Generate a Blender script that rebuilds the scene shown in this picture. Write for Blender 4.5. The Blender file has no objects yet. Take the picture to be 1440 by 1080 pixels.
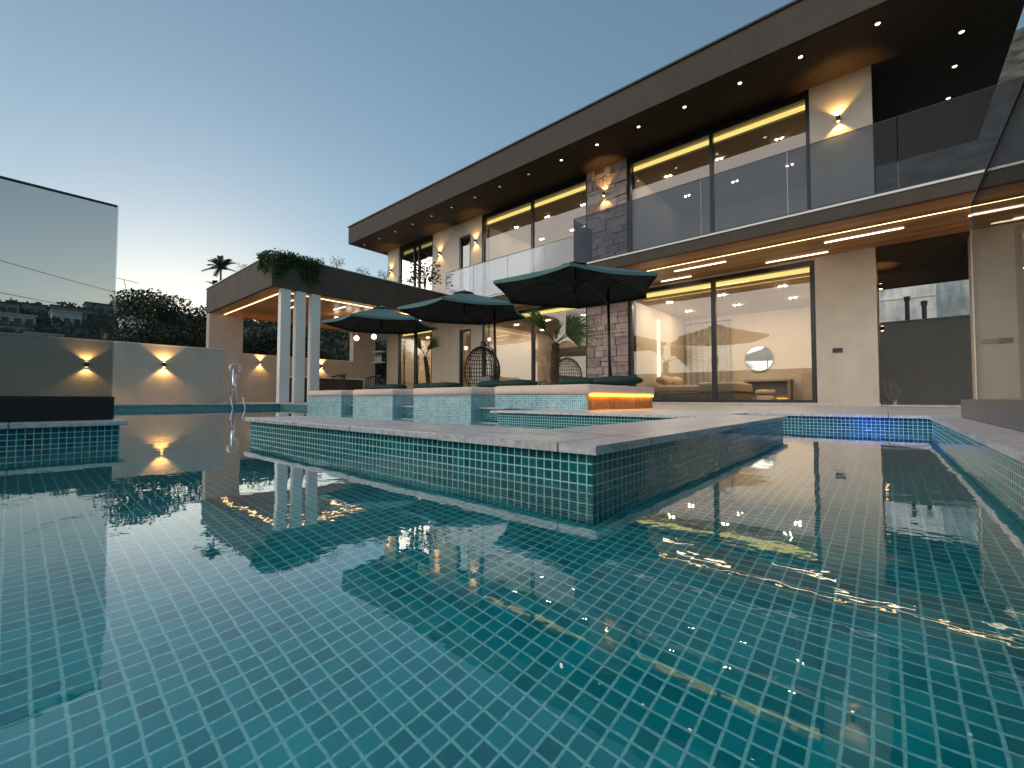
import bpy, math, random
from mathutils import Vector, Matrix
random.seed(7)
R = math.radians
D = bpy.data
scene = bpy.context.scene
col = scene.collection

# ------------------------------------------------------------------ helpers
class MB:
    """collects boxes, tubes, sheets; build() links them as one mesh object"""
    def __init__(s): s.v = []; s.f = []; s.m = []; s.c = []; s.smooth = False
    def quad(s, a, b, c, d, mi=0, cc=0.5):
        n = len(s.v); s.v += [a, b, c, d]; s.f.append((n, n+1, n+2, n+3)); s.m.append(mi); s.c.append(cc)
    def tri(s, a, b, c, mi=0, cc=0.5):
        n = len(s.v); s.v += [a, b, c]; s.f.append((n, n+1, n+2)); s.m.append(mi); s.c.append(cc)
    def box(s, x0, x1, y0, y1, z0, z1, mi=0, cc=0.5, bev=0.0):
        if bev <= 0:
            n = len(s.v)
            s.v += [(x0,y0,z0),(x1,y0,z0),(x1,y1,z0),(x0,y1,z0),(x0,y0,z1),(x1,y0,z1),(x1,y1,z1),(x0,y1,z1)]
            for q in ((0,3,2,1),(4,5,6,7),(0,1,5,4),(1,2,6,5),(2,3,7,6),(3,0,4,7)):
                s.f.append(tuple(n+i for i in q)); s.m.append(mi); s.c.append(cc)
            return
        b = min(bev, (x1-x0)/2.01, (y1-y0)/2.01, (z1-z0)/2.01)
        rings = [(z0, b), (z0+b*0.3, b*0.3), (z0+b, 0), (z1-b, 0), (z1-b*0.3, b*0.3), (z1, b)]
        n = len(s.v); k = 8
        for z, i in rings:
            c = b
            xs0, xs1, ys0, ys1 = x0+i, x1-i, y0+i, y1-i
            s.v += [(xs0+c,ys0,z),(xs1-c,ys0,z),(xs1,ys0+c,z),(xs1,ys1-c,z),(xs1-c,ys1,z),(xs0+c,ys1,z),(xs0,ys1-c,z),(xs0,ys0+c,z)]
        for r in range(len(rings)-1):
            for j in range(k):
                a = n+r*k+j; b2 = n+r*k+(j+1) % k
                s.f.append((a, b2, b2+k, a+k)); s.m.append(mi); s.c.append(cc)
        s.f.append(tuple(n+j for j in reversed(range(k)))); s.m.append(mi); s.c.append(cc)
        e = n+(len(rings)-1)*k
        s.f.append(tuple(e+j for j in range(k))); s.m.append(mi); s.c.append(cc)
    def tube(s, pts, rad, seg=8, mi=0, cc=0.5, caps=True):
        pts = [Vector(p) for p in pts]
        if not hasattr(rad, '__len__'): rad = [rad]*len(pts)
        n0 = len(s.v); up = None
        for i, p in enumerate(pts):
            t = (pts[min(i+1, len(pts)-1)]-pts[max(i-1, 0)]).normalized()
            if up is None:
                up = Vector((0,0,1)) if abs(t.z) < 0.9 else Vector((1,0,0))
            a = t.cross(up).normalized(); b = a.cross(t).normalized(); up = b
            for j in range(seg):
                w = 2*math.pi*j/seg
                s.v.append(tuple(p+a*math.cos(w)*rad[i]+b*math.sin(w)*rad[i]))
        for i in range(len(pts)-1):
            for j in range(seg):
                a = n0+i*seg+j; b = n0+i*seg+(j+1) % seg
                s.f.append((a, b, b+seg, a+seg)); s.m.append(mi); s.c.append(cc)
        if caps:
            s.f.append(tuple(n0+j for j in reversed(range(seg)))); s.m.append(mi); s.c.append(cc)
            e = n0+(len(pts)-1)*seg
            s.f.append(tuple(e+j for j in range(seg))); s.m.append(mi); s.c.append(cc)
    def lathe(s, prof, cx, cy, seg=16, mi=0, cc=0.5, sx=1, sy=1):
        n0 = len(s.v)
        for r, z in prof:
            for j in range(seg):
                w = 2*math.pi*j/seg
                s.v.append((cx+r*sx*math.cos(w), cy+r*sy*math.sin(w), z))
        for i in range(len(prof)-1):
            for j in range(seg):
                a = n0+i*seg+j; b = n0+i*seg+(j+1) % seg
                s.f.append((a, b, b+seg, a+seg)); s.m.append(mi); s.c.append(cc)
        s.f.append(tuple(n0+j for j in reversed(range(seg)))); s.m.append(mi); s.c.append(cc)
        e = n0+(len(prof)-1)*seg
        s.f.append(tuple(e+j for j in range(seg))); s.m.append(mi); s.c.append(cc)
    def build(s, name, mats, parent=None, smooth=False, uvs=1.0, off=(0,0,0), origin=None):
        if not isinstance(mats, (list, tuple)): mats = [mats]
        o0 = Vector(origin) if origin else Vector((0,0,0))
        if parent is not None:
            q = parent
            while q is not None: o0 += q.location; q = q.parent
        me = D.meshes.new(name)
        me.from_pydata([tuple(Vector(v)-o0) for v in s.v], [], s.f)
        for m in mats: me.materials.append(m)
        uv = me.uv_layers.new(name='UVMap')
        ca = me.attributes.new('tone', 'FLOAT', 'FACE')
        for i, p in enumerate(me.polygons):
            p.material_index = s.m[i]; p.use_smooth = smooth
            ca.data[i].value = s.c[i]
            nx, ny, nz = (abs(t) for t in p.normal)
            for li in p.loop_indices:
                x, y, z = s.v[me.loops[li].vertex_index]
                x -= off[0]; y -= off[1]; z -= off[2]
                if nz >= nx and nz >= ny: w = (x, y)
                elif ny >= nx: w = (x, z)
                else: w = (y, z)
                uv.data[li].uv = (w[0]/uvs, w[1]/uvs)
        me.update()
        o = D.objects.new(name, me); col.objects.link(o)
        if parent is not None: o.parent = parent
        if origin: o.location = Vector(origin)
        return o

def tag(o, label=None, cat=None, group=None, kind=None):
    if label: o['label'] = label
    if cat: o['category'] = cat
    if group: o['group'] = group
    if kind: o['kind'] = kind
    return o
def thing(name, label, cat, loc=(0,0,0), group=None):
    o = D.objects.new(name, None); col.objects.link(o); o.location = loc
    o.empty_display_size = 0.2
    return tag(o, label, cat, group)
def copy_tree(o, parent=None):
    c = o.copy(); col.objects.link(c); c.parent = parent
    for ch in list(o.children): copy_tree(ch, c)
    return c
def mk(name, fn, mats, parent=None, **k):
    m = MB(); fn(m); return m.build(name, mats, parent, **k)
def boxp(name, mat, parent, *b, **k):
    bev = k.pop('bev', 0)
    m = MB(); m.box(*b, bev=bev); return m.build(name, mat, parent, **k)
def light(name, kind, loc, energy, color, parent=None, rot=None, **k):
    l = D.lights.new(name, kind); l.energy = energy; l.color = color
    for a, b in k.items(): setattr(l, a, b)
    o = D.objects.new(name, l); col.objects.link(o)
    o0 = Vector((0,0,0)); q = parent
    while q is not None: o0 += q.location; q = q.parent
    o.location = Vector(loc)-o0
    if rot: o.rotation_euler = rot
    if parent is not None: o.parent = parent
    return o

# ------------------------------------------------------------------ materials
class NT:
    def __init__(s, name):
        s.mat = D.materials.new(name); s.mat.use_nodes = True
        s.t = s.mat.node_tree; s.n = s.t.nodes; s.n.clear()
        s.out = s.n.new('ShaderNodeOutputMaterial')
    def node(s, ty, ins=None, **props):
        n = s.n.new(ty)
        for a, b in props.items(): setattr(n, a, b)
        for k, v in (ins or {}).items():
            if isinstance(v, tuple) and len(v) == 2 and hasattr(v[0], 'outputs'):
                s.t.links.new(v[0].outputs[v[1]], n.inputs[k])
            elif hasattr(v, 'outputs'): s.t.links.new(v.outputs[0], n.inputs[k])
            else: n.inputs[k].default_value = v
        return n
    def math(s, op, a, b=None, c=None, clamp=False):
        ins = {0: a}
        if b is not None: ins[1] = b
        if c is not None: ins[2] = c
        return s.node('ShaderNodeMath', ins, operation=op, use_clamp=clamp)
    def mix(s, f, a, b, blend='MIX'):
        n = s.n.new('ShaderNodeMix'); n.data_type = 'RGBA'; n.blend_type = blend
        for k, v in ((0, f), (6, a), (7, b)):
            if isinstance(v, tuple) and len(v) == 2 and hasattr(v[0], 'outputs'):
                s.t.links.new(v[0].outputs[v[1]], n.inputs[k])
            elif hasattr(v, 'outputs'):
                oo = v.outputs[2] if v.bl_idname == 'ShaderNodeMix' else v.outputs[0]
                s.t.links.new(oo, n.inputs[k])
            else: n.inputs[k].default_value = v
        return n
    def ramp(s, fac, stops):
        n = s.n.new('ShaderNodeValToRGB'); s.t.links.new(fac.outputs[0] if hasattr(fac, 'outputs') else fac[0].outputs[fac[1]], n.inputs[0])
        cr = n.color_ramp
        while len(cr.elements) < len(stops): cr.elements.new(0.5)
        for e, (p, c) in zip(cr.elements, stops):
            e.position = p; e.color = (c[0], c[1], c[2], 1) if hasattr(c, '__len__') else (c, c, c, 1)
        return n
    def set(s, sh, disp=None):
        s.t.links.new(sh.outputs[0], s.out.inputs[0])
        return s.mat
def C(*a): return (a[0], a[1], a[2], 1.0)
def sock(n): return (n, 2) if n.bl_idname == 'ShaderNodeMix' else n

def plaster(name, c, scale=3.0, var=0.14, rough=0.85, bump=0.25, fine=60):
    m = NT(name); tc = m.node('ShaderNodeTexCoord')
    geo = m.node('ShaderNodeNewGeometry')
    n1 = m.node('ShaderNodeTexNoise', {'Vector': (geo, 0), 'Scale': scale, 'Detail': 6.0, 'Roughness': 0.6})
    st = m.node('ShaderNodeMapping', {'Vector': (geo, 0), 'Scale': (2.5, 2.5, 0.35)})
    n3 = m.node('ShaderNodeTexNoise', {'Vector': (st, 0), 'Scale': 2.0, 'Detail': 5.0})
    n2 = m.node('ShaderNodeTexNoise', {'Vector': (geo, 0), 'Scale': float(fine), 'Detail': 3.0})
    f = m.math('ADD', m.math('MULTIPLY', n1, 0.6), m.math('MULTIPLY', n3, 0.4))
    r = m.ramp(f, [(0.3, tuple(x*(1-var) for x in c)), (0.7, tuple(x*(1+var) for x in c))])
    b = m.node('ShaderNodeBump', {'Height': n2, 'Strength': bump, 'Distance': 0.004})
    p = m.node('ShaderNodeBsdfPrincipled', {'Base Color': r, 'Roughness': rough, 'Normal': b, 'Specular IOR Level': 0.3})
    return m.set(p)
def simple(name, c, rough=0.5, metal=0.0, spec=0.5, noise=0.0, nscale=8.0, bump=0.0, bscale=80.0):
    m = NT(name)
    geo = m.node('ShaderNodeNewGeometry')
    n = m.node('ShaderNodeTexNoise', {'Vector': (geo, 0), 'Scale': nscale, 'Detail': 4.0})
    r = m.ramp(n, [(0.3, tuple(x*(1-noise) for x in c)), (0.7, tuple(x*(1+noise) for x in c))])
    ins = {'Base Color': r, 'Roughness': rough, 'Metallic': metal, 'Specular IOR Level': spec}
    if bump:
        n2 = m.node('ShaderNodeTexNoise', {'Vector': (geo, 0), 'Scale': bscale, 'Detail': 3.0})
        ins['Normal'] = m.node('ShaderNodeBump', {'Height': n2, 'Strength': bump, 'Distance': 0.01})
    return m.set(m.node('ShaderNodeBsdfPrincipled', ins))
def emis(name, c, st):
    m = NT(name); return m.set(m.node('ShaderNodeEmission', {'Color': C(*c), 'Strength': st}))

def tile_mat(name, dark, light, grout, rough=0.12, gw=0.075, gem=0.0, bumpy=0.5):
    m = NT(name)
    uv = m.node('ShaderNodeUVMap', uv_map='UVMap')
    wob = m.node('ShaderNodeTexNoise', {'Vector': (uv, 0), 'Scale': 0.8, 'Detail': 1.0})
    sx = m.node('ShaderNodeSeparateXYZ', {0: (uv, 0)})
    fx = m.math('FRACT', (sx, 0)); fy = m.math('FRACT', (sx, 1))
    ix = m.math('FLOOR', (sx, 0)); iy = m.math('FLOOR', (sx, 1))
    cv = m.node('ShaderNodeCombineXYZ', {0: ix, 1: iy})
    wn = m.node('ShaderNodeTexWhiteNoise', {'Vector': (cv, 0)}, noise_dimensions='2D')
    def edge(f):
        a = m.math('ABSOLUTE', m.math('SUBTRACT', f, 0.5))
        return a
    ex = edge(fx); ey = edge(fy)
    # rounded-square distance
    e = m.math('SMOOTH_MAX', ex, ey, 0.06)
    gm = m.node('ShaderNodeMapRange', {0: e, 1: 0.5-gw-0.018, 2: 0.5-gw+0.018})
    tone = m.ramp((wn, 0), [(0.0, dark), (0.45, tuple((a+b)/2 for a, b in zip(dark, light))), (0.8, tuple(a*0.35+b*0.65 for a, b in zip(dark, light))), (1.0, light)])
    nn = m.node('ShaderNodeTexNoise', {'Vector': (uv, 0), 'Scale': 0.15, 'Detail': 3.0})
    tone2 = m.mix(0.35, tone, m.ramp(nn, [(0.3, tuple(x*0.6 for x in dark)), (0.7, light)]))
    ng = m.node('ShaderNodeTexNoise', {'Vector': (uv, 0), 'Scale': 3.0, 'Detail': 3.0})
    gcol = m.ramp(ng, [(0.3, tuple(x*0.75 for x in grout)), (0.7, tuple(min(1, x*1.15) for x in grout))])
    base = m.mix(gm, sock(tone2), gcol)
    rg = m.math('ADD', m.math('MULTIPLY', gm, 0.5), rough)
    # each tile tilts a little, and its edge is rounded
    h = m.math('SUBTRACT', 1.0, m.node('ShaderNodeMapRange', {0: e, 1: 0.5-gw-0.07, 2: 0.5-gw+0.02}))
    wv = m.node('ShaderNodeTexWhiteNoise', {'Vector': (cv, 0)}, noise_dimensions='3D')
    sp = m.node('ShaderNodeSeparateColor', {0: (wv, 1)})
    tilt = m.math('ADD', m.math('MULTIPLY', fx, m.math('SUBTRACT', (sp, 0), 0.5)), m.math('MULTIPLY', fy, m.math('SUBTRACT', (sp, 1), 0.5)))
    hh = m.math('ADD', h, m.math('MULTIPLY', tilt, 0.5))
    b = m.node('ShaderNodeBump', {'Height': hh, 'Strength': bumpy, 'Distance': 0.0012})
    p = m.node('ShaderNodeBsdfPrincipled', {'Base Color': sock(base), 'Roughness': rg, 'Normal': b, 'Specular IOR Level': 0.5 if rough < .4 else 0.08})
    if gem > 0:
        pass
    return m.set(p)

def marble(name, a, b, joint=1.05, rough=0.35):
    m = NT(name)
    uv = m.node('ShaderNodeUVMap', uv_map='UVMap')
    mp = m.node('ShaderNodeMapping', {'Vector': (uv, 0), 'Rotation': (0, 0, 0.5), 'Scale': (1.5, 5.5, 1)})
    n = m.node('ShaderNodeTexNoise', {'Vector': (mp, 0), 'Scale': 3.0, 'Detail': 9.0, 'Roughness': 0.68, 'Distortion': 0.9})
    n2 = m.node('ShaderNodeTexNoise', {'Vector': (uv, 0), 'Scale': 45.0, 'Detail': 4.0})
    mid = tuple((x+y)/2 for x, y in zip(a, b))
    r = m.ramp(n, [(0.36, a), (0.46, mid), (0.52, b), (0.60, mid), (0.68, b)])
    r2 = m.mix(0.35, r, m.ramp(n2, [(0.35, tuple(x*0.55 for x in a)), (0.65, b)]))
    sx = m.node('ShaderNodeSeparateXYZ', {0: (uv, 0)})
    def jn(i):
        f = m.math('FRACT', m.math('DIVIDE', (sx, i), joint))
        return m.math('LESS_THAN', f, 0.006)
    j = m.math('MAXIMUM', jn(0), jn(1))
    cc = m.mix(j, sock(r2), C(*[x*0.35 for x in a]))
    bb = m.node('ShaderNodeBump', {'Height': n2, 'Strength': 0.12, 'Distance': 0.002})
    p = m.node('ShaderNodeBsdfPrincipled', {'Base Color': sock(cc), 'Roughness': rough, 'Normal': bb})
    return m.set(p)

def wood(name, a, b, ax=0):
    m = NT(name); geo = m.node('ShaderNodeNewGeometry')
    sc = (0.5, 9, 9) if ax == 0 else (9, 0.5, 9)
    mp = m.node('ShaderNodeMapping', {'Vector': (geo, 0), 'Scale': sc})
    n = m.node('ShaderNodeTexNoise', {'Vector': (mp, 0), 'Scale': 1.6, 'Detail': 7.0, 'Roughness': 0.65, 'Distortion': 0.3})
    n3 = m.node('ShaderNodeTexNoise', {'Vector': (mp, 0), 'Scale': 7.0, 'Detail': 3.0})
    sx = m.node('ShaderNodeSeparateXYZ', {0: (geo, 0)})
    q = m.math('DIVIDE', (sx, 1 if ax == 0 else 0), 0.14)
    pl = m.node('ShaderNodeTexWhiteNoise', {'W': m.math('FLOOR', q)}, noise_dimensions='1D')
    gap = m.math('LESS_THAN', m.math('FRACT', q), 0.04)
    f = m.math('ADD', m.math('MULTIPLY', n, 0.7), m.math('ADD', m.math('MULTIPLY', (pl, 0), 0.2), m.math('MULTIPLY', n3, 0.15)))
    r = m.ramp(f, [(0.35, a), (0.7, b)])
    c = m.mix(gap, r, C(*[x*0.25 for x in a]))
    return m.set(m.node('ShaderNodeBsdfPrincipled', {'Base Color': sock(c), 'Roughness': 0.42}))

def glass(name, tint, refl=1.4, base=0.03, rough=0.0):
    """thin architectural pane: see-through with a mirror reflection that grows at grazing angles"""
    m = NT(name)
    fr = m.node('ShaderNodeFresnel', {'IOR': 1.52})
    fac = m.math('ADD', m.math('MULTIPLY', fr, refl), base, clamp=True)
    tr = m.node('ShaderNodeBsdfTransparent', {0: C(*tint)})
    gl = m.node('ShaderNodeBsdfGlossy', {'Color': C(1, 1, 1), 'Roughness': rough})
    mx = m.node('ShaderNodeMixShader', {0: fac, 1: tr, 2: gl})
    return m.set(mx)

def stone_mat():
    m = NT('stone_cladding'); geo = m.node('ShaderNodeNewGeometry')
    at = m.node('ShaderNodeAttribute', attribute_name='tone')
    n = m.node('ShaderNodeTexNoise', {'Vector': (geo, 0), 'Scale': 7.0, 'Detail': 8.0, 'Roughness': 0.7})
    n2 = m.node('ShaderNodeTexNoise', {'Vector': (geo, 0), 'Scale': 26.0, 'Detail': 6.0})
    a = m.ramp((at, 2), [(0.0, (0.26, 0.19, 0.175)), (0.5, (0.46, 0.35, 0.32)), (1.0, (0.60, 0.50, 0.46))])
    bb = m.ramp(n, [(0.3, (0.18, 0.13, 0.12)), (0.6, (0.62, 0.50, 0.46))])
    c = m.mix(0.45, a, bb)
    b = m.node('ShaderNodeBump', {'Height': m.math('ADD', n, m.math('MULTIPLY', n2, 0.5)), 'Strength': 0.9, 'Distance': 0.03})
    return m.set(m.node('ShaderNodeBsdfPrincipled', {'Base Color': sock(c), 'Roughness': 0.85, 'Normal': b}))

def leaf_mat(name, a, b):
    m = NT(name); at = m.node('ShaderNodeAttribute', attribute_name='tone')
    r = m.ramp((at, 2), [(0.0, a), (1.0, b)])
    p = m.node('ShaderNodeBsdfPrincipled', {'Base Color': r, 'Roughness': 0.5})
    t = m.node('ShaderNodeBsdfTranslucent', {'Color': r})
    return m.set(m.node('ShaderNodeMixShader', {0: 0.25, 1: p, 2: t}))

def water_mat():
    m = NT('pool_water'); geo = m.node('ShaderNodeNewGeometry')
    mp = m.node('ShaderNodeMapping', {'Vector': (geo, 0), 'Scale': (1.0, 1.0, 1.0)})
    n1 = m.node('ShaderNodeTexNoise', {'Vector': (mp, 0), 'Scale': 3.0, 'Detail': 2.0, 'Roughness': 0.45})
    n2 = m.node('ShaderNodeTexNoise', {'Vector': (mp, 0), 'Scale': 11.0, 'Detail': 3.0, 'Roughness': 0.55})
    # calmer in some places than others
    n3 = m.node('ShaderNodeTexNoise', {'Vector': (mp, 0), 'Scale': 0.7, 'Detail': 1.0})
    sx = m.node('ShaderNodeSeparateXYZ', {0: (geo, 0)})
    right = m.node('ShaderNodeMapRange', {0: (sx, 0), 1: -1.2, 2: 0.0, 3: 0.6, 4: 1.5})
    amp = m.math('MULTIPLY', m.node('ShaderNodeMapRange', {0: n3, 1: 0.35, 2: 0.65, 3: 0.5, 4: 1.2}), right)
    h = m.math('MULTIPLY', m.math('ADD', n1, m.math('MULTIPLY', n2, 0.26)), amp)
    b = m.node('ShaderNodeBump', {'Height': h, 'Strength': 1.0, 'Distance': WATER_BUMP})
    g = m.node('ShaderNodeBsdfGlass', {'Color': C(1, 1, 1), 'Roughness': 0.0, 'IOR': 1.333, 'Normal': b})
    fr = m.node('ShaderNodeFresnel', {'IOR': 1.333, 'Normal': b})
    gl = m.node('ShaderNodeBsdfGlossy', {'Color': C(1, 1, 1), 'Roughness': 0.0, 'Normal': b})
    geo2 = m.node('ShaderNodeNewGeometry')
    fac = m.math('MULTIPLY', m.math('MULTIPLY', fr, 1.1), m.math('SUBTRACT', 1.0, (geo2, 6)), clamp=True)
    return m.set(m.node('ShaderNodeMixShader', {0: fac, 1: g, 2: gl}))
WATER_BUMP = 0.0016

M = {}
M['wall'] = plaster('grey_beige_plaster', (0.64, 0.56, 0.475), var=0.10)
M['garden'] = plaster('garden_wall_plaster', (0.54, 0.46, 0.39), var=0.10)
M['fascia'] = plaster('fascia_plaster', (0.078, 0.067, 0.056), scale=2.0, var=0.16, fine=40)
M['pav_fascia'] = plaster('pavilion_fascia_plaster', (0.10, 0.083, 0.07), scale=2.0, var=0.2, fine=40)
M['soffit'] = plaster('dark_soffit', (0.055, 0.035, 0.02), scale=1.5, var=0.2, rough=0.7)
M['grey_fence'] = plaster('dark_grey_plaster', (0.72, 0.72, 0.69), var=0.08)
M['white'] = plaster('white_painted_plaster', (0.80, 0.79, 0.77), var=0.05)
M['black'] = simple('black_aluminium', (0.018, 0.018, 0.02), 0.35, 0.0, 0.5, 0.1)
M['blackbase'] = simple('glossy_black_base', (0.006, 0.007, 0.012), 0.25, 0.0, 0.5, 0.1)
M['greybase'] = simple('grey_metal_base', (0.06, 0.065, 0.075), 0.3, 0.3, 0.5, 0.15, 3.0)
M['trim'] = simple('white_trim', (0.75, 0.75, 0.74), 0.4)
M['darktrim'] = simple('dark_trim', (0.03, 0.03, 0.03), 0.5)
M['stone'] = stone_mat()
M['mortar'] = plaster('mortar', (0.10, 0.08, 0.07), var=0.2)
M['wood'] = wood('wood_soffit_boards', (0.26, 0.105, 0.03), (0.62, 0.30, 0.11), 0)
M['wood_pav'] = wood('wood_ceiling_boards', (0.26, 0.10, 0.03), (0.60, 0.27, 0.09), 1)
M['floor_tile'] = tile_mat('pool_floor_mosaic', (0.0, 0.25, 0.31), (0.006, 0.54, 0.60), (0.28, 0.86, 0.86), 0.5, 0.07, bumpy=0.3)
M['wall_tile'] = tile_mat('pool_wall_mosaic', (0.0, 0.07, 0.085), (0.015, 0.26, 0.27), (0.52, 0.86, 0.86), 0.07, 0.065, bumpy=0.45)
M['bed_tile'] = tile_mat('daybed_mosaic', (0.06, 0.26, 0.30), (0.45, 0.72, 0.75), (0.75, 0.9, 0.9), 0.08, 0.075, bumpy=0.8)
M['marble'] = marble('marble_coping', (0.46, 0.43, 0.43), (0.93, 0.89, 0.88))
M['deck'] = marble('deck_stone', (0.48, 0.45, 0.43), (0.74, 0.70, 0.67), 0.8, 0.4)
M['water'] = water_mat()
M['pane'] = glass('window_pane', (0.92, 0.94, 0.92), 2.4, 0.03)
M['pane_dark'] = glass('dark_window_pane', (0.35, 0.38, 0.40), 3.2, 0.10)
M['rail'] = glass('smoked_railing_glass', (0.46, 0.52, 0.60), 0.28, 0.0)
M['rail_clear'] = glass('pale_railing_glass', (0.70, 0.73, 0.77), 0.6, 0.0)
M['screen'] = glass('smoked_windscreen_glass', (0.60, 0.63, 0.64), 0.5, 0.0)
M['inner'] = simple('room_paint', (0.62, 0.55, 0.46), 0.8, noise=0.03)
M['ceil'] = simple('room_ceiling_paint', (0.50, 0.42, 0.31), 0.8, noise=0.03)
M['room_floor'] = simple('room_floor', (0.42, 0.36, 0.30), 0.3, noise=0.1)
M['curtain'] = simple('curtain_cloth', (0.42, 0.40, 0.38), 0.9, noise=0.1)
M['cove'] = emis('cove_light', (1.0, 0.78, 0.24), 1.25)
M['led'] = emis('led_strip', (1.0, 0.62, 0.27), 5.0)
M['ledw'] = emis('linear_led', (1.0, 0.80, 0.52), 5.0)
M['ledbed'] = emis('daybed_led', (1.0, 0.42, 0.03), 16.0)
M['bulb'] = emis('warm_bulb', (1.0, 0.62, 0.22), 14.0)
M['spot'] = emis('downlight_lens', (1.0, 0.84, 0.66), 5.0)
M['spotdim'] = emis('dim_downlight_lens', (1.0, 0.85, 0.7), 0.45)
M['globe'] = emis('globe_lamp', (1.0, 0.9, 0.7), 8.0)
M['blue'] = emis('blue_pool_lens', (0.15, 0.2, 1.0), 6.0)
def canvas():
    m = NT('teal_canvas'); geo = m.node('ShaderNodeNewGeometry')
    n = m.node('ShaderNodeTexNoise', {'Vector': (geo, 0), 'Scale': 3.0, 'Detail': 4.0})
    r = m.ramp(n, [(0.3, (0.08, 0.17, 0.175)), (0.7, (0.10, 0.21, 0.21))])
    c = m.mix((geo, 6), r, C(0.012, 0.022, 0.018))  # shade under the canopy is painted into the back-face colour
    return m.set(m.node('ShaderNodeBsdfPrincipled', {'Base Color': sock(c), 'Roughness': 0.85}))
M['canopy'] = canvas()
M['cushion'] = simple('beige_cushion', (0.90, 0.67, 0.56), 0.9, noise=0.05, bump=0.25, bscale=200)
M['green'] = simple('dark_green_fabric', (0.006, 0.045, 0.035), 0.85, noise=0.1, bump=0.2, bscale=150)
M['chrome'] = simple('polished_steel', (0.7, 0.7, 0.7), 0.15, 1.0)
M['bark'] = simple('bark', (0.07, 0.05, 0.038), 0.9, noise=0.4, nscale=20, bump=0.8, bscale=40)
M['palmbark'] = simple('palm_bark', (0.10, 0.055, 0.035), 0.95, noise=0.4, nscale=30, bump=0.8, bscale=50)
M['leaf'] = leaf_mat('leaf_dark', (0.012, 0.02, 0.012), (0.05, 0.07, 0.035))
M['ivy'] = leaf_mat('ivy_leaf', (0.012, 0.04, 0.010), (0.06, 0.15, 0.035))
M['palm'] = leaf_mat('palm_leaf', (0.03, 0.06, 0.012), (0.12, 0.20, 0.04))
M['rattan'] = simple('dark_rattan', (0.03, 0.025, 0.022), 0.6, noise=0.2)
M['wire'] = simple('pale_rattan', (0.34, 0.32, 0.29), 0.6, noise=0.2)
M['linen'] = simple('linen', (0.60, 0.48, 0.36), 0.9, noise=0.06, bump=0.3, bscale=60)
M['greyfab'] = simple('grey_fabric', (0.25, 0.22, 0.2), 0.9, noise=0.06)
M['mirror'] = simple('mirror', (0.9, 0.9, 0.9), 0.02, 1.0)
M['drawer'] = simple('cabinet', (0.30, 0.27, 0.24), 0.5, noise=0.04)

T = 0.0265
ZC = 0.1126          # top of coping
ZU = ZC-0.0225       # underside of coping
ZF = -0.30           # pool floor
TK = dict(uvs=T, off=(0.245, 4.40, ZU))

# ------------------------------------------------------------------ camera
f_px = 611.0
def _n(a): return Vector(a).normalized()
vx = _n((10-720, -(560-540), -f_px)); Yc = _n((1248-720, -(562.8-540), -f_px))
Xc = -vx; Xc = (Xc-Yc*Xc.dot(Yc)).normalized(); Zc = Xc.cross(Yc)
Rm = Matrix((Xc, Yc, Zc))          # world = Rm @ cam
cam = D.cameras.new('camera'); cam.sensor_width = 36.0; cam.lens = f_px/1440*36.0
cam.clip_start = 0.02; cam.clip_end = 3000
co = D.objects.new('camera', cam); col.objects.link(co)
co.matrix_world = Matrix.Translation((0, 0, 0.225)) @ Rm.to_4x4()
scene.camera = co

# ------------------------------------------------------------------ sky, sun
SUN_EL = 5.0; SUN_AZ_DIR = Vector((-1.0, 0.22, 0))     # the glow is far left of the villa
w = D.worlds.new('World'); scene.world = w; w.use_nodes = True
nt = w.node_tree; nt.nodes.clear()
wo = nt.nodes.new('ShaderNodeOutputWorld'); bg = nt.nodes.new('ShaderNodeBackground')
sk = nt.nodes.new('ShaderNodeTexSky'); sk.sky_type = 'NISHITA'; sk.sun_disc = False
sk.sun_elevation = R(SUN_EL); sk.sun_rotation = math.atan2(SUN_AZ_DIR.x, SUN_AZ_DIR.y)
sk.air_density = 1.0; sk.dust_density = 0.3; sk.ozone_density = 3.0
ga = nt.nodes.new('ShaderNodeGamma'); ga.inputs[1].default_value = 0.70      # flattens the sky gradient
tm = nt.nodes.new('ShaderNodeVectorMath'); tm.operation = 'MULTIPLY'; tm.inputs[1].default_value = (2.45, 2.31, 2.08)
nt.links.new(sk.outputs[0], ga.inputs[0]); nt.links.new(ga.outputs[0], tm.inputs[0]); 
# broad warm glow added to the sky behind the camera to light the facade
tcw = nt.nodes.new('ShaderNodeTexCoord'); dp = nt.nodes.new('ShaderNodeVectorMath'); dp.operation = 'DOT_PRODUCT'
dp.inputs[1].default_value = Vector((-0.42, -0.86, 0.28)).normalized(); nt.links.new(tcw.outputs['Generated'], dp.inputs[0])
mr_ = nt.nodes.new('ShaderNodeMapRange'); mr_.interpolation_type = 'SMOOTHSTEP'; mr_.inputs[1].default_value = 0.50; mr_.inputs[2].default_value = 1.0
nt.links.new(dp.outputs['Value'], mr_.inputs[0])
gw_ = nt.nodes.new('ShaderNodeVectorMath'); gw_.operation = 'SCALE'; gw_.inputs[0].default_value = (11.5, 9.9, 8.4); nt.links.new(mr_.outputs[0], gw_.inputs['Scale'])
ad = nt.nodes.new('ShaderNodeVectorMath'); ad.operation = 'ADD'; nt.links.new(tm.outputs[0], ad.inputs[0]); nt.links.new(gw_.outputs[0], ad.inputs[1])
nt.links.new(ad.outputs[0], bg.inputs[0]); bg.inputs[1].default_value = 0.15
nt.links.new(bg.outputs[0], wo.inputs[0])
sd = Vector((-1.0, -0.65, 0.42)).normalized()      # from within the added glow, turned from the sky's own sun
sl = D.lights.new('sun', 'SUN'); sl.energy = 0.35; sl.angle = R(15); sl.color = (1.0, 0.85, 0.72)
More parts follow.
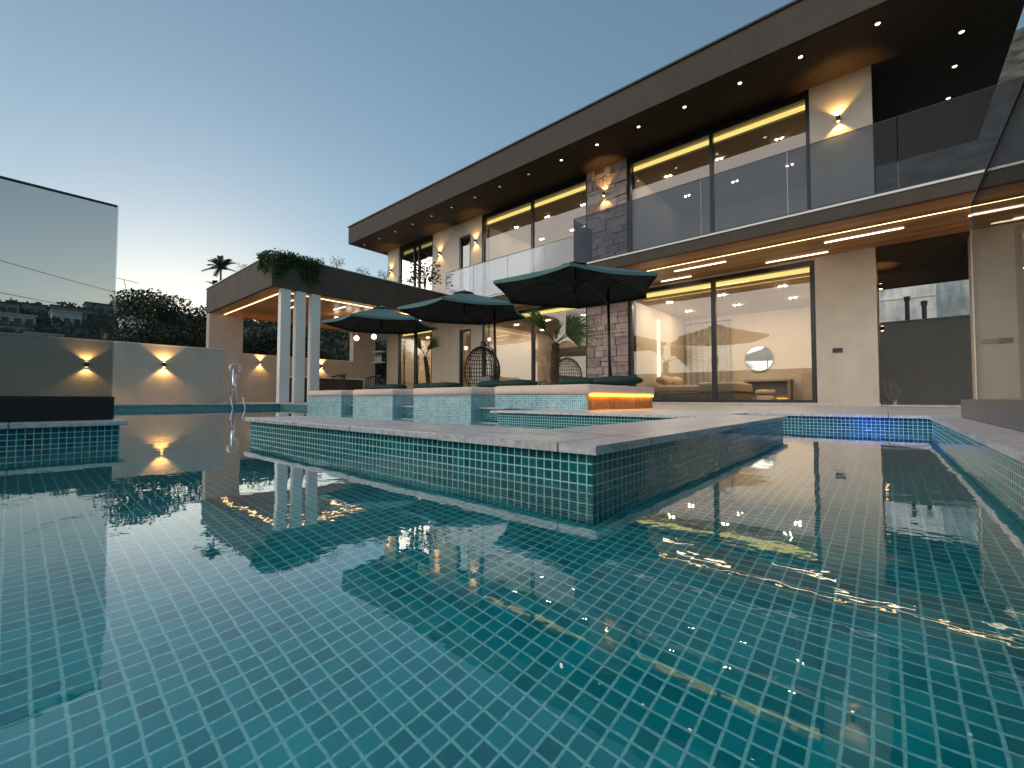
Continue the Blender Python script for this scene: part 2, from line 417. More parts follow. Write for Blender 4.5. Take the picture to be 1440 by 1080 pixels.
so = D.objects.new('sun', sl); col.objects.link(so); so.rotation_euler = sd.to_track_quat('Z', 'Y').to_euler()
scene.view_settings.view_transform = 'Standard'; scene.view_settings.look = 'None'
scene.view_settings.exposure = 0; scene.view_settings.gamma = 1
cy = scene.cycles
cy.max_bounces = 10; cy.transparent_max_bounces = 16; cy.transmission_bounces = 8; cy.glossy_bounces = 6; cy.diffuse_bounces = 4
cy.caustics_reflective = False; cy.caustics_refractive = True; cy.sample_clamp_indirect = 6.0; cy.blur_glossy = 0.3
cy.use_denoising = True

# ------------------------------------------------------------------ ground and pool
XL, XR, YB, YN = -11.25, 0.245, 4.40, -5.5     # tile planes of the pool
YW = 4.35
mk('ground', lambda m: m.quad((-900,-900,-0.8),(900,-900,-0.8),(900,900,-0.8),(-900,900,-0.8)), simple('dry_ground', (0.10, 0.09, 0.06), 0.95, noise=0.3, nscale=0.3))
tag(D.objects['ground'], kind='structure')
o = mk('pool_floor', lambda m: m.quad((XL-.02,YN-.02,ZF),(XR+.02,YN-.02,ZF),(XR+.02,YB+.02,ZF),(XL-.02,YB+.02,ZF)), M['floor_tile'], **TK); tag(o, kind='structure')
def pw(m):
    m.box(XR, XR+.12, YN, YB+.12, ZF-.05, ZU-.002)
    m.box(-3.1, XR, YB, YB+.12, ZF-.05, ZU-.002)
    m.box(XL-.12, -3.1, YW, YW+.12, ZF-.05, ZU-.002)
    m.box(XL-.12, XL, YN, YW, ZF-.05, ZU-.002)
    m.box(XL-.12, XR+.12, YN-.12, YN, ZF-.05, ZU-.002)
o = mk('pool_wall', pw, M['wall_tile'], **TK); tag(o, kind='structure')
o = mk('water', lambda m: m.quad((XL,YN,0),(XR,YN,0),(XR,YB,0),(XL,YB,0)), M['water']); tag(o, kind='structure')
# deck around the pool
def dk(m):
    z = ZC-0.004
    m.box(XR+.30, 9, YN-3, YB+.25, z-.2, z)            # right of the channel
    m.box(-2.40, 9, YB+.25, 10.3, z-.2, z)             # in front of the villa
    m.box(XL-.3, -2.40, 5.9, 10.3, z-.2, z)            # behind the daybeds
    m.box(-17.3, XL-.3, YN-3, 10.3, z-.2, z)           # left of the pool
    m.box(XL-.3, XR+.30, YN-3, YN-.3, z-.2, z)
    m.box(XL-.3, -2.40, YW+.2, 5.9, z-.2, z-.003)
    m.box(-17.3, 9, 10.3, 16, z-.2, z-.002)
o = mk('terrace', dk, M['deck']); tag(o, kind='structure')
def cop(m):
    OH = 0.025
    m.box(XR-OH, XR+.30, YN-.3, YB-OH, ZU, ZC)
    m.box(-3.10, XR+.30, YB-OH, YB+.25, ZU, ZC)
    m.box(XL-.3, XL+OH, YN-.3, YW-OH, ZU, ZC)
    m.box(XL-.3, -3.10, YW-OH, YW+.2, ZU, ZC)
    m.box(XL+OH, XR-OH, YN-.3, YN+OH, ZU, ZC)
o = mk('pool_coping', cop, M['marble']); tag(o, kind='structure')

# L-shaped pool divider: a wall with a marble top
dv = thing('pool_divider', 'L-shaped mosaic pool divider wall with thick grey marble top in the middle of the water', 'pool wall', (-0.8, 1.1, 0))
def dvt(m):
    m.box(-2.90, -0.965, 0.955, 1.30, ZF-.02, ZU-.001)
    m.box(-0.965, -0.56, 0.955, 3.56, ZF-.02, ZU-.001)
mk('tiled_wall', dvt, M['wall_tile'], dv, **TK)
def dvc(m):
    a, b = 0.93, 1.335
    for (x0, x1) in ((-2.93, -2.03), (-2.028, -1.13)):
        m.box(x0, x1, a, b, ZU, ZC, bev=0.003)
    # mitred corner pieces
    xo, xi, yo, yi = -0.535, -0.965, a, b
    n = len(m.v)
    m.v += [(-1.128,yo,ZU),(xo,yo,ZU),(xi,yi,ZU),(-1.128,yi,ZU),(-1.128,yo,ZC),(xo-.001,yo,ZC),(xi-.001,yi,ZC),(-1.128,yi,ZC)]
    for q in ((0,3,2,1),(4,5,6,7),(0,1,5,4),(1,2,6,5),(2,3,7,6),(3,0,4,7)):
        m.f.append(tuple(n+i for i in q)); m.m.append(0); m.c.append(.5)
    n = len(m.v)
    m.v += [(xo,yo+.002,ZU),(xo,2.2,ZU),(xi,2.2,ZU),(xi,yi+.002,ZU),(xo,yo+.002,ZC),(xo,2.2,ZC),(xi,2.2,ZC),(xi,yi+.002,ZC)]
    for q in ((0,3,2,1),(4,5,6,7),(0,1,5,4),(1,2,6,5),(2,3,7,6),(3,0,4,7)):
        m.f.append(tuple(n+i for i in q)); m.m.append(0); m.c.append(.5)
    m.box(xi, xo, 2.202, 3.585, ZU, ZC, bev=0.003)
mk('marble_top', dvc, M['marble'], dv, off=(0.4, 0.2, 0))
# rear platform of the inner pool
pf = thing('pool_platform', 'low mosaic platform with a pale marble slab in front of the nearest daybed', 'platform', (-2, 3.8, 0))
def pft(m):
    pts = [(-0.967, 3.25), (-2.95, 3.25)]
    for k in range(7):
        a = R(270-k*15); pts.append((-2.95+.10*math.cos(a), 3.35+.10*math.sin(a)))
    pts += [(-3.05, 4.39), (-0.967, 4.39)]
    n = len(m.v); k = len(pts)
    for z in (ZF-.02, ZU-.003):
        m.v += [(x, y, z) for x, y in pts]
    for i in range(k):
        j = (i+1) % k
        m.f.append((n+i, n+i+k, n+j+k, n+j)); m.m.append(0); m.c.append(.5)
    m.f.append(tuple(n+k+i for i in reversed(range(k)))); m.m.append(0); m.c.append(.5)
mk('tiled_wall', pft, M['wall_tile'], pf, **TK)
def pfs(m):
    for x0, x1 in ((-3.08, -2.2), (-2.198, -1.3), (-1.298, -.967)):
        m.box(x0, x1, 3.222, 4.374, ZU-.002, ZC-.003, bev=0.003)
mk('marble_slab', pfs, M['marble'], pf)

# left pier in the water, base and smoked glass windscreen on it
pr = thing('pool_pier', 'mosaic pool wall with marble top carrying the left smoked windscreen', 'pool wall', (-3.3, -1.5, 0))
boxp('tiled_wall', M['wall_tile'], pr, -3.75, -2.965, YN+.01, .375, ZF-.02, ZU-.001, **TK)
boxp('marble_top', M['marble'], pr, -3.78, -2.93, YN+.03, .40, ZU, ZC, bev=0.003)
def windscreen(label, x0, x1, xg, y0, y1, yg, ztop, base_mat, zb):
    t = thing('glass_windscreen', label, 'windscreen', ((x0+x1)/2, (y0+y1)/2, ZC), 'smoked glass windscreens on low bases beside the pool')
    boxp('base', base_mat, t, x0, x1, y0, y1, ZC+.001, zb, bev=0.006)
    boxp('glass_panel', M['screen'], t, xg-.005, xg+.005, y0+.02, yg, zb-.01, ztop)
    def fr(m):
        m.box(xg-.009, xg+.009, y0+.02, yg, ztop, ztop+.008)
    mk('top_rail', fr, M['darktrim'], t)
    boxp('edge_strip', M['rail_clear'], t, xg-.007, xg+.007, yg, yg+.006, zb, ztop+.008)
    return t
windscreen('tall smoked glass windscreen on a black base at the left of the pool', -3.60, -3.12, -3.14, YN+.1, .37, .355, 1.262, M['blackbase'], .236)
windscreen('tall smoked glass windscreen on a grey base at the right pool edge', .36, .80, .375, -3.0, 4.05, 3.42, 1.29, M['greybase'], .232)

# underwater light
ul = thing('pool_light', 'small blue underwater light in the far end wall of the pool', 'pool light', (-.12, YB-.003, -.03))
def ulm(m):
    n0 = len(m.v)
    for k in range(20):
        a = 2*math.pi*k/20; m.v.append((-.12+.03*math.cos(a), YB-.012, -.035+.022*math.sin(a)))
    m.f.append(tuple(range(n0, n0+20))); m.m.append(0); m.c.append(.5)
mk('lens', ulm, M['blue'], ul)
mk('rim', lambda m: m.tube([(-.12+.034*math.cos(2*math.pi*k/20), YB-.008, -.035+.026*math.sin(2*math.pi*k/20)) for k in range(21)], .004, 6), M['chrome'], ul)
light('lamp', 'POINT', (-.12, YB-.13, -.04), 5.0, (0.03, 0.06, 1.0), ul, shadow_soft_size=.02)

# ------------------------------------------------------------------ villa
YF = 10.3; ZG = 0.14; ZS = 3.03; ZB = 3.27; ZT = 6.45
V = thing('villa', 'two-storey grey beige villa with flat dark roof, lit rooms and glass balcony', 'villa', (-7, 11, ZC))
wallc = M['wall']
def wseg(x0, x1, z0, z1, d=.3):
    boxp('wall', wallc, V, x0, x1, YF, YF+d, z0, z1)
HL = 2.99; HU = 6.447
for x0, x1 in ((-15.83,-15.03), (-12.85,-11.35), (-10.77,-10.22), (-1.03,-.11), (1.09,1.57), (4.4,9)):
    wseg(x0, x1, ZG, ZS)
for x0, x1 in ((-15.03,-12.85), (-11.35,-10.77), (-10.22,-6.15), (-4.96,-1.03), (1.57,4.4)):
    wseg(x0, x1, {-11.35: 2.65}.get(x0, HL), ZS)
for x0, x1 in ((-15.83,-15.03), (-12.85,-11.38), (-10.80,-10.25), (-1.06,-.10)):
    wseg(x0, x1, ZS, ZT)
wseg(-11.38, -10.80, 5.96, ZT)
wseg(-11.38, -10.80, ZS, 3.40)
for x0, x1 in ((-15.03,-12.85), (-10.25,-6.15), (-4.96,-1.06)):
    wseg(x0, x1, ZS, ZB+.02)
wseg(-.10, 9, ZS, ZB)
# side walls and back
boxp('wall', wallc, V, -15.83, -15.53, YF+.3, 14.5, ZG, ZT)
boxp('wall', wallc, V, -15.83, -.11, 14.5, 14.8, ZG, ZT)
boxp('wall', wallc, V, -.41, -.11, YF+.3, 14.5, ZG, ZS)
boxp('wall', M['soffit'], V, -.40, -.10, YF+.3, 14.5, ZS, ZT)
boxp('wall', wallc, V, 1.77, 9, 13.6, 14.0, ZG, ZS)
boxp('terrace_ceiling', M['soffit'], V, -.11, 1.09, YF+.01, 14.0, 2.96, ZS-.001)
boxp('plinth', M['deck'], V, -15.9, -.09, YF-.03, YF-.001, ZC-.003, ZG+.03)
boxp('plinth', M['deck'], V, 1.07, 4.4, YF-.03, YF-.001, ZC-.003, ZG+.03)
boxp('floor_slab', M['fascia'], V, -15.5, 9, YF+.31, 14.49, ZS+.003, ZB-.002)
boxp('ground_slab', M['deck'], V, -15.5, 9, YF+.01, 14.49, ZC, ZG)
# roof
rf = boxp('roof', M['fascia'], V, -16.32, 1.77, 8.78, 15, ZT+.012, 7.14)
boxp('roof_trim', M['darktrim'], rf, -16.36, 1.81, 8.74, 15.04, 7.142, 7.18)
boxp('soffit', M['soffit'], rf, -16.27, 1.72, 8.83, 14.95, ZT, ZT+.01)
# balcony slabs
def slab(x0, x1, y0):
    s = boxp('balcony_slab', M['fascia'], V, x0, x1, y0, YF-.001, ZS+.012, 3.235)
    boxp('edge_trim', M['trim'], s, x0-.02, x1, y0-.02, y0+.06, 3.237, 3.268)
    return s
bs = slab(-5.42, 6, 8.34)
boxp('wood_soffit', M['wood'], bs, -5.38, 6, 8.42, YF-.002, ZS, ZS+.01)
boxp('drip_edge', simple('dark_red_brown', (0.06, 0.015, 0.008), .6), bs, -5.42, 6, 8.34, 8.418, ZS-.002, ZS+.011)
bs2 = slab(-11.4, -5.44, 9.22)
boxp('wood_soffit', M['wood'], bs2, -11.36, -5.44, 9.26, YF-.002, ZS, ZS+.01)
# stone pillar, two storeys
def stone_wall(x0, x1, z0, z1, seed):
    rr = random.Random(seed)
    p = boxp('stone_pillar', M['mortar'], V, x0+.01, x1-.01, YF-.005, YF+.3, z0, z1)
    m = MB(); z = z0
    while z < z1-.02:
        h = min(rr.choice((.10,.15,.2,.26,.3)), z1-z)
        if z1-z-h < .06: h = z1-z
        x = x0
        while x < x1-.01:
            wd = min(rr.uniform(.14,.48), x1-x)
            if x1-x-wd < .08: wd = x1-x
            if h > .22 and rr.random() < .4:
                hh = h*rr.uniform(.4,.6)
                for a, b in ((z, z+hh), (z+hh, z+h)):
                    m.box(x+.004, x+wd-.004, YF-.03-rr.random()*.05, YF-.006, a+.004, b-.004, cc=rr.random(), bev=.008)
            else:
                m.box(x+.004, x+wd-.004, YF-.03-rr.random()*.05, YF-.006, z+.004, z+h-.004, cc=rr.random(), bev=.008)
            x += wd
        z += h
    m.build('stone_blocks', M['stone'], p)
stone_wall(-6.15, -4.96, ZG, ZS, 3)
stone_wall(-6.15, -4.96, ZS+.24, ZT, 4)

# openings
def frame_mb(m, x0, x1, z0, z1, t=.07, mulls=(), y0=YF+.02, y1=YF+.12, top=None):
    tt = top or t
    m.box(x0, x0+t, y0, y1, z0, z1); m.box(x1-t, x1, y0, y1, z0, z1)
    m.box(x0+t, x1-t, y0, y1, z1-tt, z1); m.box(x0+t, x1-t, y0, y1, z0, z0+t)
    for x in mulls: m.box(x-t*.55, x+t*.55, y0+.002, y1-.002, z0+t, z1-tt)
def opening(name, x0, x1, z0, z1, mulls=(), pane=None, top=None, t=.07, handle=None):
    fr = MB(); frame_mb(fr, x0, x1, z0, z1, t, mulls, top=top)
    o = fr.build(name, M['black'], V)
    xs = [x0+t]+list(mulls)+[x1-t]
    for a, b in zip(xs, xs[1:]):
        p = MB(); p.quad((a,YF+.07,z0+t),(b,YF+.07,z0+t),(b,YF+.07,z1-(top or t)),(a,YF+.07,z1-(top or t)))
        p.build('pane', pane or M['pane'], o)
    if handle:
        boxp('handle', M['black'], o, handle-.012, handle+.012, YF-.03, YF+.01, 1.0, 1.22, bev=.004)
    return o
opening('sliding_door', -4.96, -1.03, ZG, HL, (-2.93,), handle=-2.88, top=.10, t=.085)
opening('sliding_door', -10.22, -6.15, ZG, HL, (-8.10,), top=.10, t=.085)
opening('sliding_door', -15.03, -12.85, ZG, HL, (-13.95,), top=.10)
opening('sliding_door', 1.57, 4.4, ZG, HL, (3.0,), top=.10, t=.085)
opening('narrow_window', -11.35, -10.77, ZG, 2.65)
opening('sliding_door', -4.96, -1.06, ZB+.02, HU, (-2.93,), top=.16)
opening('sliding_door', -10.25, -6.15, ZB+.02, HU, (-8.13,), top=.16)
opening('sliding_door', -15.03, -12.85, ZB+.02, HU, (-14.05, -13.75), pane=M['pane_dark'], top=.2)
opening('narrow_window', -11.38, -10.80, 3.40, 5.96, pane=M['pane_dark'])

# rooms
def room(x0, x1, z0, z1, depth=3.9, cov=True, wallm=None, pw_=12, seed=0):
    yb = YF+depth; wm = wallm or M['inner']
    r = MB(); r.box(x0, x1, yb, yb+.05, z0, z1); r.box(x0-.05, x0, YF+.31, yb+.05, z0, z1); r.box(x1, x1+.05, YF+.31, yb+.05, z0, z1)
    o = r.build('room_wall', wm, V)
    boxp('room_floor', M['room_floor'], o, x0, x1, YF+.13, yb, z0-.02, z0)
    c = MB(); c.box(x0, x1, YF+.22, yb, z1-.16, z1-.14); c.box(x0, x1, YF+.13, yb, z1-.005, z1+.01)
    c.build('room_ceiling', M['ceil'], o)
    boxp('cove_strip', M['cove'], o, x0+.02, x1-.02, YF+.18, YF+.21, z1-.125, z1-.03)
    lens = emis('room_downlight_lens', (1.0, 0.74, 0.48), pw_*4.2)
    n = 3
    for i in range(n):
        for yy in (YF+.95, YF+2.4):
            xx = x0+(x1-x0)*(i+.5)/n
            for s in (-.05, .05): mk('downlight', lambda d: d.lathe([(.020, z1-.166), (.020, z1-.161)], xx+s, yy, 10), lens, o)
    return o
room(-4.90, -1.09, ZG, 2.93, pw_=420, seed=1)
room(-10.16, -6.21, ZG, 2.93, pw_=280, seed=2)
room(-14.97, -11.0, ZG, 2.93, pw_=280, seed=3)
room(1.63, 4.4, ZG, 2.93, 3.0, pw_=200, seed=4)
room(-4.90, -1.10, ZB+.02, 6.30, pw_=100, seed=5)
room(-10.20, -6.21, ZB+.02, 6.30, pw_=120, seed=6)
room(-14.97, -11.2, ZB+.02, 6.30, pw_=2.0, seed=7)

# railings
def railing(label, segs, mat, seams, yy, x0, x1, ret=None):
    t = thing('balcony_railing', label, 'glass railing', (x0, yy, 3.27), 'glass balcony railings of the villa')
    m = MB(); xs = [x0]+list(seams)+[x1]
    for a, b in zip(xs, xs[1:]):
        p = MB(); p.box(a+.006, b-.006, yy-.006, yy+.006, 3.24+.03, 4.365)
        p.build('glass_panel', mat, t)
    if ret:
        p = MB(); p.box(x0-.006, x0+.006, yy+.01, ret, 3.27, 4.365); p.build('glass_panel', mat, t)
    boxp('base_channel', M['darktrim'], t, x0, x1, yy-.03, yy+.03, 3.269, 3.30)
    boxp('top_edge', M['darktrim'], t, x0, x1, yy-.007, yy+.007, 4.366, 4.374)
    return t
railing('smoked glass railing along the long front balcony over the sliding door', None, M['rail'], (-3.96, -2.57, -1.185, .19, 1.6, 3.0), 8.38, -5.38, 5.9, ret=9.2)
railing('pale glass railing of the set-back balcony behind the parasols', None, M['rail_clear'], (-9.6, -8.2, -6.85), 9.27, -10.9, -5.42)

# LED strips and linear lights under balcony
bt = thing('light_strip', 'long warm LED strip along the front of the wooden balcony underside', 'light strip', (0, 9.0, ZS))
boxp('diffuser', M['led'], bt, -5.2, 6, 8.99, 9.02, ZS-.012, ZS-.001)
boxp('channel', M['darktrim'], bt, -5.2, 6, 8.975, 8.988, ZS-.010, ZS-.001)
def lin(x0, x1, y, label, z=ZS, alongy=False):
    t = thing('linear_ceiling_light', label, 'ceiling light', ((x0+x1)/2, y, z) if not alongy else (y, (x0+x1)/2, z), 'short linear lights set in the wooden ceilings')
    if alongy:
        boxp('diffuser', M['ledw'], t, y-.018, y+.018, x0, x1, z-.012, z-.001)
        boxp('housing', M['darktrim'], t, y-.024, y+.024, x0-.012, x0-.001, z-.012, z-.001)
    else:
        boxp('diffuser', M['ledw'], t, x0, x1, y-.018, y+.018, z-.012, z-.001)
        boxp('housing', M['darktrim'], t, x0-.012, x0-.001, y-.024, y+.024, z-.012, z-.001)
lin(-.79, .26, 9.42, 'linear light above the grey pier left of the side passage, outer row')
lin(-3.46, -2.42, 9.42, 'linear light above the bedroom door, outer row of the balcony ceiling')
lin(.99, 1.90, 9.46, 'linear light above the pier right of the side passage, outer row')
lin(-1.82, -.79, 10.04, 'linear light close to the wall above the right half of the bedroom door')
lin(-4.0, -3.31, 10.04, 'linear light close to the wall above the left half of the bedroom door')
lin(1.30, 2.3, 10.10, 'linear light close to the wall at the far right of the balcony ceiling')

# roof spotlights
k = 0
names = ['first', 'second', 'third', 'fourth', 'fifth', 'sixth', 'seventh', 'eighth', 'ninth', 'tenth', 'eleventh', 'twelfth', 'thirteenth', 'fourteenth', 'fifteenth', 'sixteenth']
spx = [.01, -1.06, -2.06, -3.13, -4.16, -5.23, -6.28, -7.37, -8.45, -9.48, -10.56, -11.58, -12.64, -13.7, -14.75, -15.85]
def spot_proto(lens):
    t = thing('soffit_downlight', '', 'downlight', (0, 0, ZT), 'downlights along the dark roof soffit')
    mk('ring', lambda m: m.tube([(.045*math.cos(2*math.pi*j/14), .045*math.sin(2*math.pi*j/14), ZT-.010) for j in range(15)], .008, 6), M['darktrim'], t)
    mk('lens', lambda m: m.lathe([(.033, ZT-.014), (.033, ZT-.002)], 0, 0, 14), lens, t)
    return t
pb = spot_proto(M['spot']); pd = spot_proto(M['spotdim'])
usedb = usedd = False
for i, x in enumerate(spx):
    dim = i >= 7
    if dim: t = pd if not usedd else copy_tree(pd); usedd = True
    else: t = pb if not usedb else copy_tree(pb); usedb = True
    t.location = (x, 9.21, ZT)
    t['label'] = ('faint ' if dim else 'bright ')+'roof soffit downlight, '+names[i]+' from the right end of the long row'
for i, y in enumerate((10.34, 11.34, 12.47)):
    t = copy_tree(pb); t.location = (1.08, y, ZT)
    t['label'] = 'bright downlight over the upper terrace, '+['outermost','middle','innermost'][i]+' of the short row of three'

# sconces: a black two-way cylinder with a lamp up and one down
def sconce(x, y, z, nrm, label, e=6.0, name='wall_sconce', ang=96):
    t = thing(name, label, 'wall light', (x, y, z), 'two-way wall sconces')
    nx, ny = nrm; px, py = x+nx*.055, y+ny*.055
    mk('body', lambda m: (m.lathe([(.034, z-.05), (.034, z+.05)], px, py, 14), m.box(min(x, px)-.02*abs(ny), max(x, px)+.02*abs(ny), min(y, py)-.02*abs(nx), max(y, py)+.02*abs(nx), z-.02, z+.02)), M['black'], t)
    for s in (1, -1):
        mk('lens', lambda m: m.lathe([(.026, z+s*.051), (.026, z+s*.054)] if s > 0 else [(.026, z-.054), (.026, z-.051)], px, py, 12), M['bulb'], t)
        q = Vector((-nx*.12, -ny*.12, s)).normalized()
        light('lamp', 'SPOT', (px, py, z+s*.062), e*3.0, (1.0, 0.56, 0.16), t, rot=(-q).to_track_quat('Z', 'Y').to_euler(), spot_size=R(ang+10), spot_blend=.5, shadow_soft_size=.012)
    return t
sconce(-15.55, YF, 5.58, (0,-1), 'lit sconce at the far left end of the upper facade', 5)
sconce(-12.42, YF, 5.62, (0,-1), 'lit sconce left of the upper narrow window behind the roof plants', 5)
sconce(-10.53, YF, 5.62, (0,-1), 'lit sconce squeezed between the upper narrow window and sliding door', 5)
sconce(-5.58, YF-.08, 5.68, (0,-1), 'lit sconce on the upper stone pillar', 7, ang=80)
sconce(-.60, YF, 5.62, (0,-1), 'lit sconce on the plain upper pier above the front balcony', 7)
XGW = -12.0
sconce(XGW, 2.20, .965, (1,0), 'lit sconce on the garden wall, seen directly beside the windscreen', 5, ang=104)
sconce(XGW, .985, .895, (1,0), 'lit sconce on the garden wall, seen through the left smoked windscreen', 5, ang=104)
sconce(-.11, 11.6, 2.55, (1,0), 'lit sconce high on the side wall inside the passage, nearer one', 2)
sconce(-.11, 13.3, 1.9, (1,0), 'lit sconce lower on the side wall inside the passage, farther one', 2)

# switches
for i, (x, lab, wd) in enumerate(((-.70, 'small black switch plate on the pier between door and passage', .15), (1.26, 'wide black switch plate on the pier right of the passage', .19))):
    t = thing('switch_plate', lab, 'switch', (x, YF, 1.18))
    boxp('plate', M['black'], t, x-wd/2, x+wd/2, YF-.022, YF-.001, 1.13, 1.215, bev=.006)
    boxp('rocker', M['darktrim'], t, x-wd/2+.02, x-.01, YF-.028, YF-.021, 1.145, 1.20, bev=.002)

# ------------------------------------------------------------------ pavilion
PX0, PX1, PY0 = -17.0, -11.5, 4.19
P = thing('poolside_pavilion', 'open poolside pavilion with dark flat roof, wooden ceiling and lit edges', 'pavilion', (-14, 7, ZC))
pr_ = boxp('roof', M['pav_fascia'], P, PX0, PX1, PY0, YF-.002, ZS+.012, 3.84)
boxp('wood_ceiling', M['wood_pav'], pr_, PX0+.05, PX1-.08, PY0+.08, YF-.003, ZS, ZS+.010)
boxp('edge_trim', M['trim'], pr_, PX0-.03, PX1+.03, PY0-.03, YF-.002, 3.842, 3.865)
def pil(m):
    m.box(PX0, PX0+.3, PY0+.02, 5.2, ZC, ZS-.001)
boxp('corner_wall', M['garden'], P, PX0-.0, PX0+.3, PY0+.02, 5.2, ZC, ZS-.001)
boxp('low_wall', M['garden'], P, PX0+.02, PX0+.28, 5.2, 9.3, ZC, 1.76)
boxp('wall_cap', M['trim'], P, PX0-.01, PX0+.31, 5.2, 9.28, 1.762, 1.785)
boxp('end_wall', M['garden'], P, PX0, PX0+.3, 9.28, YF-.002, ZC, ZS-.001)
boxp('light_strip', M['led'], P, PX0+.35, PX1-.45, PY0+.42, PY0+.44, ZS-.014, ZS-.001)
boxp('light_strip', M['led'], P, PX1-.44, PX1-.42, PY0+.42, 9.3, ZS-.014, ZS-.001)
for y0, lab in ((4.43, 'square white column of the pavilion nearest the roof corner'), (4.81, 'middle of the three square white columns of the pavilion'), (5.20, 'square white column of the pavilion farthest from the roof corner')):
    boxp('column', M['white'], P, -11.72, -11.54, y0, y0+.24, ZC, ZS-.001)
lin(-14.3, -13.6, 5.6, 'linear light in the pavilion ceiling left of the white columns')
lin(-13.1, -12.4, 6.6, 'linear light in the pavilion ceiling behind the white columns')
lin(-13.4, -12.7, 5.2, 'linear light in the pavilion ceiling just behind the first white column')
lin(-13.2, -12.4, 9.5, 'linear light at the villa end of the pavilion ceiling')
sconce(PX0+.28, 5.75, 1.50, (1,0), 'lit sconce on the low pavilion wall left of the white columns', 5, ang=90)
sconce(PX0+.28, 7.95, 1.50, (1,0), 'lit sconce on the low pavilion wall right of the white columns', 5, ang=90)
# globe chandelier
ch = thing('globe_chandelier', 'bright cluster of glass globes hanging under the pavilion ceiling', 'chandelier', (-13.4, 7.2, ZS))
gl = [(-13.7,7.0,2.86),(-13.1,7.1,2.84),(-13.5,7.6,2.88),(-13.0,7.7,2.86),(-14.2,8.0,2.38),(-13.4,8.2,2.38)]
for gx, gy, gz in gl:
    g = mk('globe', lambda m: m.lathe([(.001, gz-.085)]+[(.085*math.cos(R(a)), gz+.085*math.sin(R(a))) for a in range(-75, 76, 15)]+[(.001, gz+.085)], gx, gy, 12), M['globe'], ch, smooth=True)
    mk('rod', lambda m: m.tube([(gx, gy, gz+.08), (gx, gy, ZS-.001)], .006, 6), M['chrome'], g)
# bar counter with dark sofa, shelf with jars
ct = thing('outdoor_counter', 'long dark counter with stone top inside the pavilion', 'counter', (-15.5, 8, ZC))
boxp('cabinet', M['rattan'], ct, -16.4, -15.8, 6.6, 9.2, ZC, .98)
boxp('worktop', M['marble'], ct, -16.45, -15.75, 6.55, 9.25, .982, 1.03)
def sofa(x, y, lab):
    t = thing('wicker_armchair', lab, 'armchair', (x, y, ZC), 'dark wicker armchairs under the pavilion')
    z = ZC
    boxp('seat', M['rattan'], t, x-.3, x+.3, y-.3, y+.3, z+.28, z+.42, bev=.03)
    m = MB()
    for i in range(13):
        a = R(180*i/12); px_, py_ = x-.3*math.cos(a), y+.3*math.sin(a)*.9
        m.tube([(px_, py_, z+.4), (px_*1.0, py_, z+.82+.1*math.sin(a))], .014, 6)
    m.tube([(x-.31*math.cos(R(180*i/12)), y+.28*math.sin(R(180*i/12)), z+.82+.1*math.sin(R(180*i/12))) for i in range(13)], .022, 6)
    m.build('backrest', M['rattan'], t)
    for sx in (-1, 1):
        for sy in (-1, 1): mk('leg', lambda mm: mm.tube([(x+sx*.26, y+sy*.26, z), (x+sx*.26, y+sy*.26, z+.3)], .02, 6), M['rattan'], t)
sofa(-13.5, 6.9, 'dark wicker armchair under the pavilion, nearer to the white columns')
sofa(-13.2, 8.0, 'dark wicker armchair under the pavilion, nearer to the villa')
sh = thing('wall_shelf', 'pale shelf with bottles on the villa end wall of the pavilion', 'shelf', (-16.2, YF, 1.9))
boxp('board', M['white'], sh, -16.6, -15.95, YF-.25, YF-.001, 2.2, 2.25)
boxp('board', M['white'], sh, -16.6, -15.95, YF-.25, YF-.001, 1.75, 1.80)
for i in range(4): mk('bottle', lambda m: m.lathe([(.04,1.801),(.04,1.98),(.014,2.05),(.014,2.12)], -16.5+.14*i, YF-.12, 10), M['white'], sh, smooth=False)

# ------------------------------------------------------------------ garden walls
gw = thing('garden_wall', 'beige plastered garden wall with a thin cap behind the left end of the pool', 'garden wall', (-12.1, -1, ZC))
boxp('wall', M['garden'], gw, -12.2, XGW, -8.5, 3.34, ZC, 1.385)
boxp('cap', M['trim'], gw, -12.22, XGW+.02, -8.5, 3.36, 1.386, 1.405)
gb = thing('garden_wall', 'beige plastered garden wall across the pool, opposite the villa', 'garden wall', (-2, -8.6, ZC))
boxp('wall', M['garden'], gb, -17, 9, -8.8, -8.6, -.8, 2.0)
boxp('cap', M['trim'], gb, -17, 9, -8.83, -8.57, 2.001, 2.03)
gs = thing('garden_wall', 'beige plastered boundary wall hidden behind the shower corner', 'garden wall', (-17, 1, ZC))
boxp('wall', M['garden'], gs, -17.1, -16.9, -8.5, PY0-.0, ZC-.5, 1.2)
gf = thing('boundary_wall', 'dark grey boundary wall closing the side passage', 'boundary wall', (1, 15.5, ZC))
boxp('wall', M['grey_fence'], gf, -4, 9, 15.4, 15.6, -.8, 2.30)
boxp('cap', M['grey_fence'], gf, -4, 9, 15.37, 15.63, 2.302, 2.33)

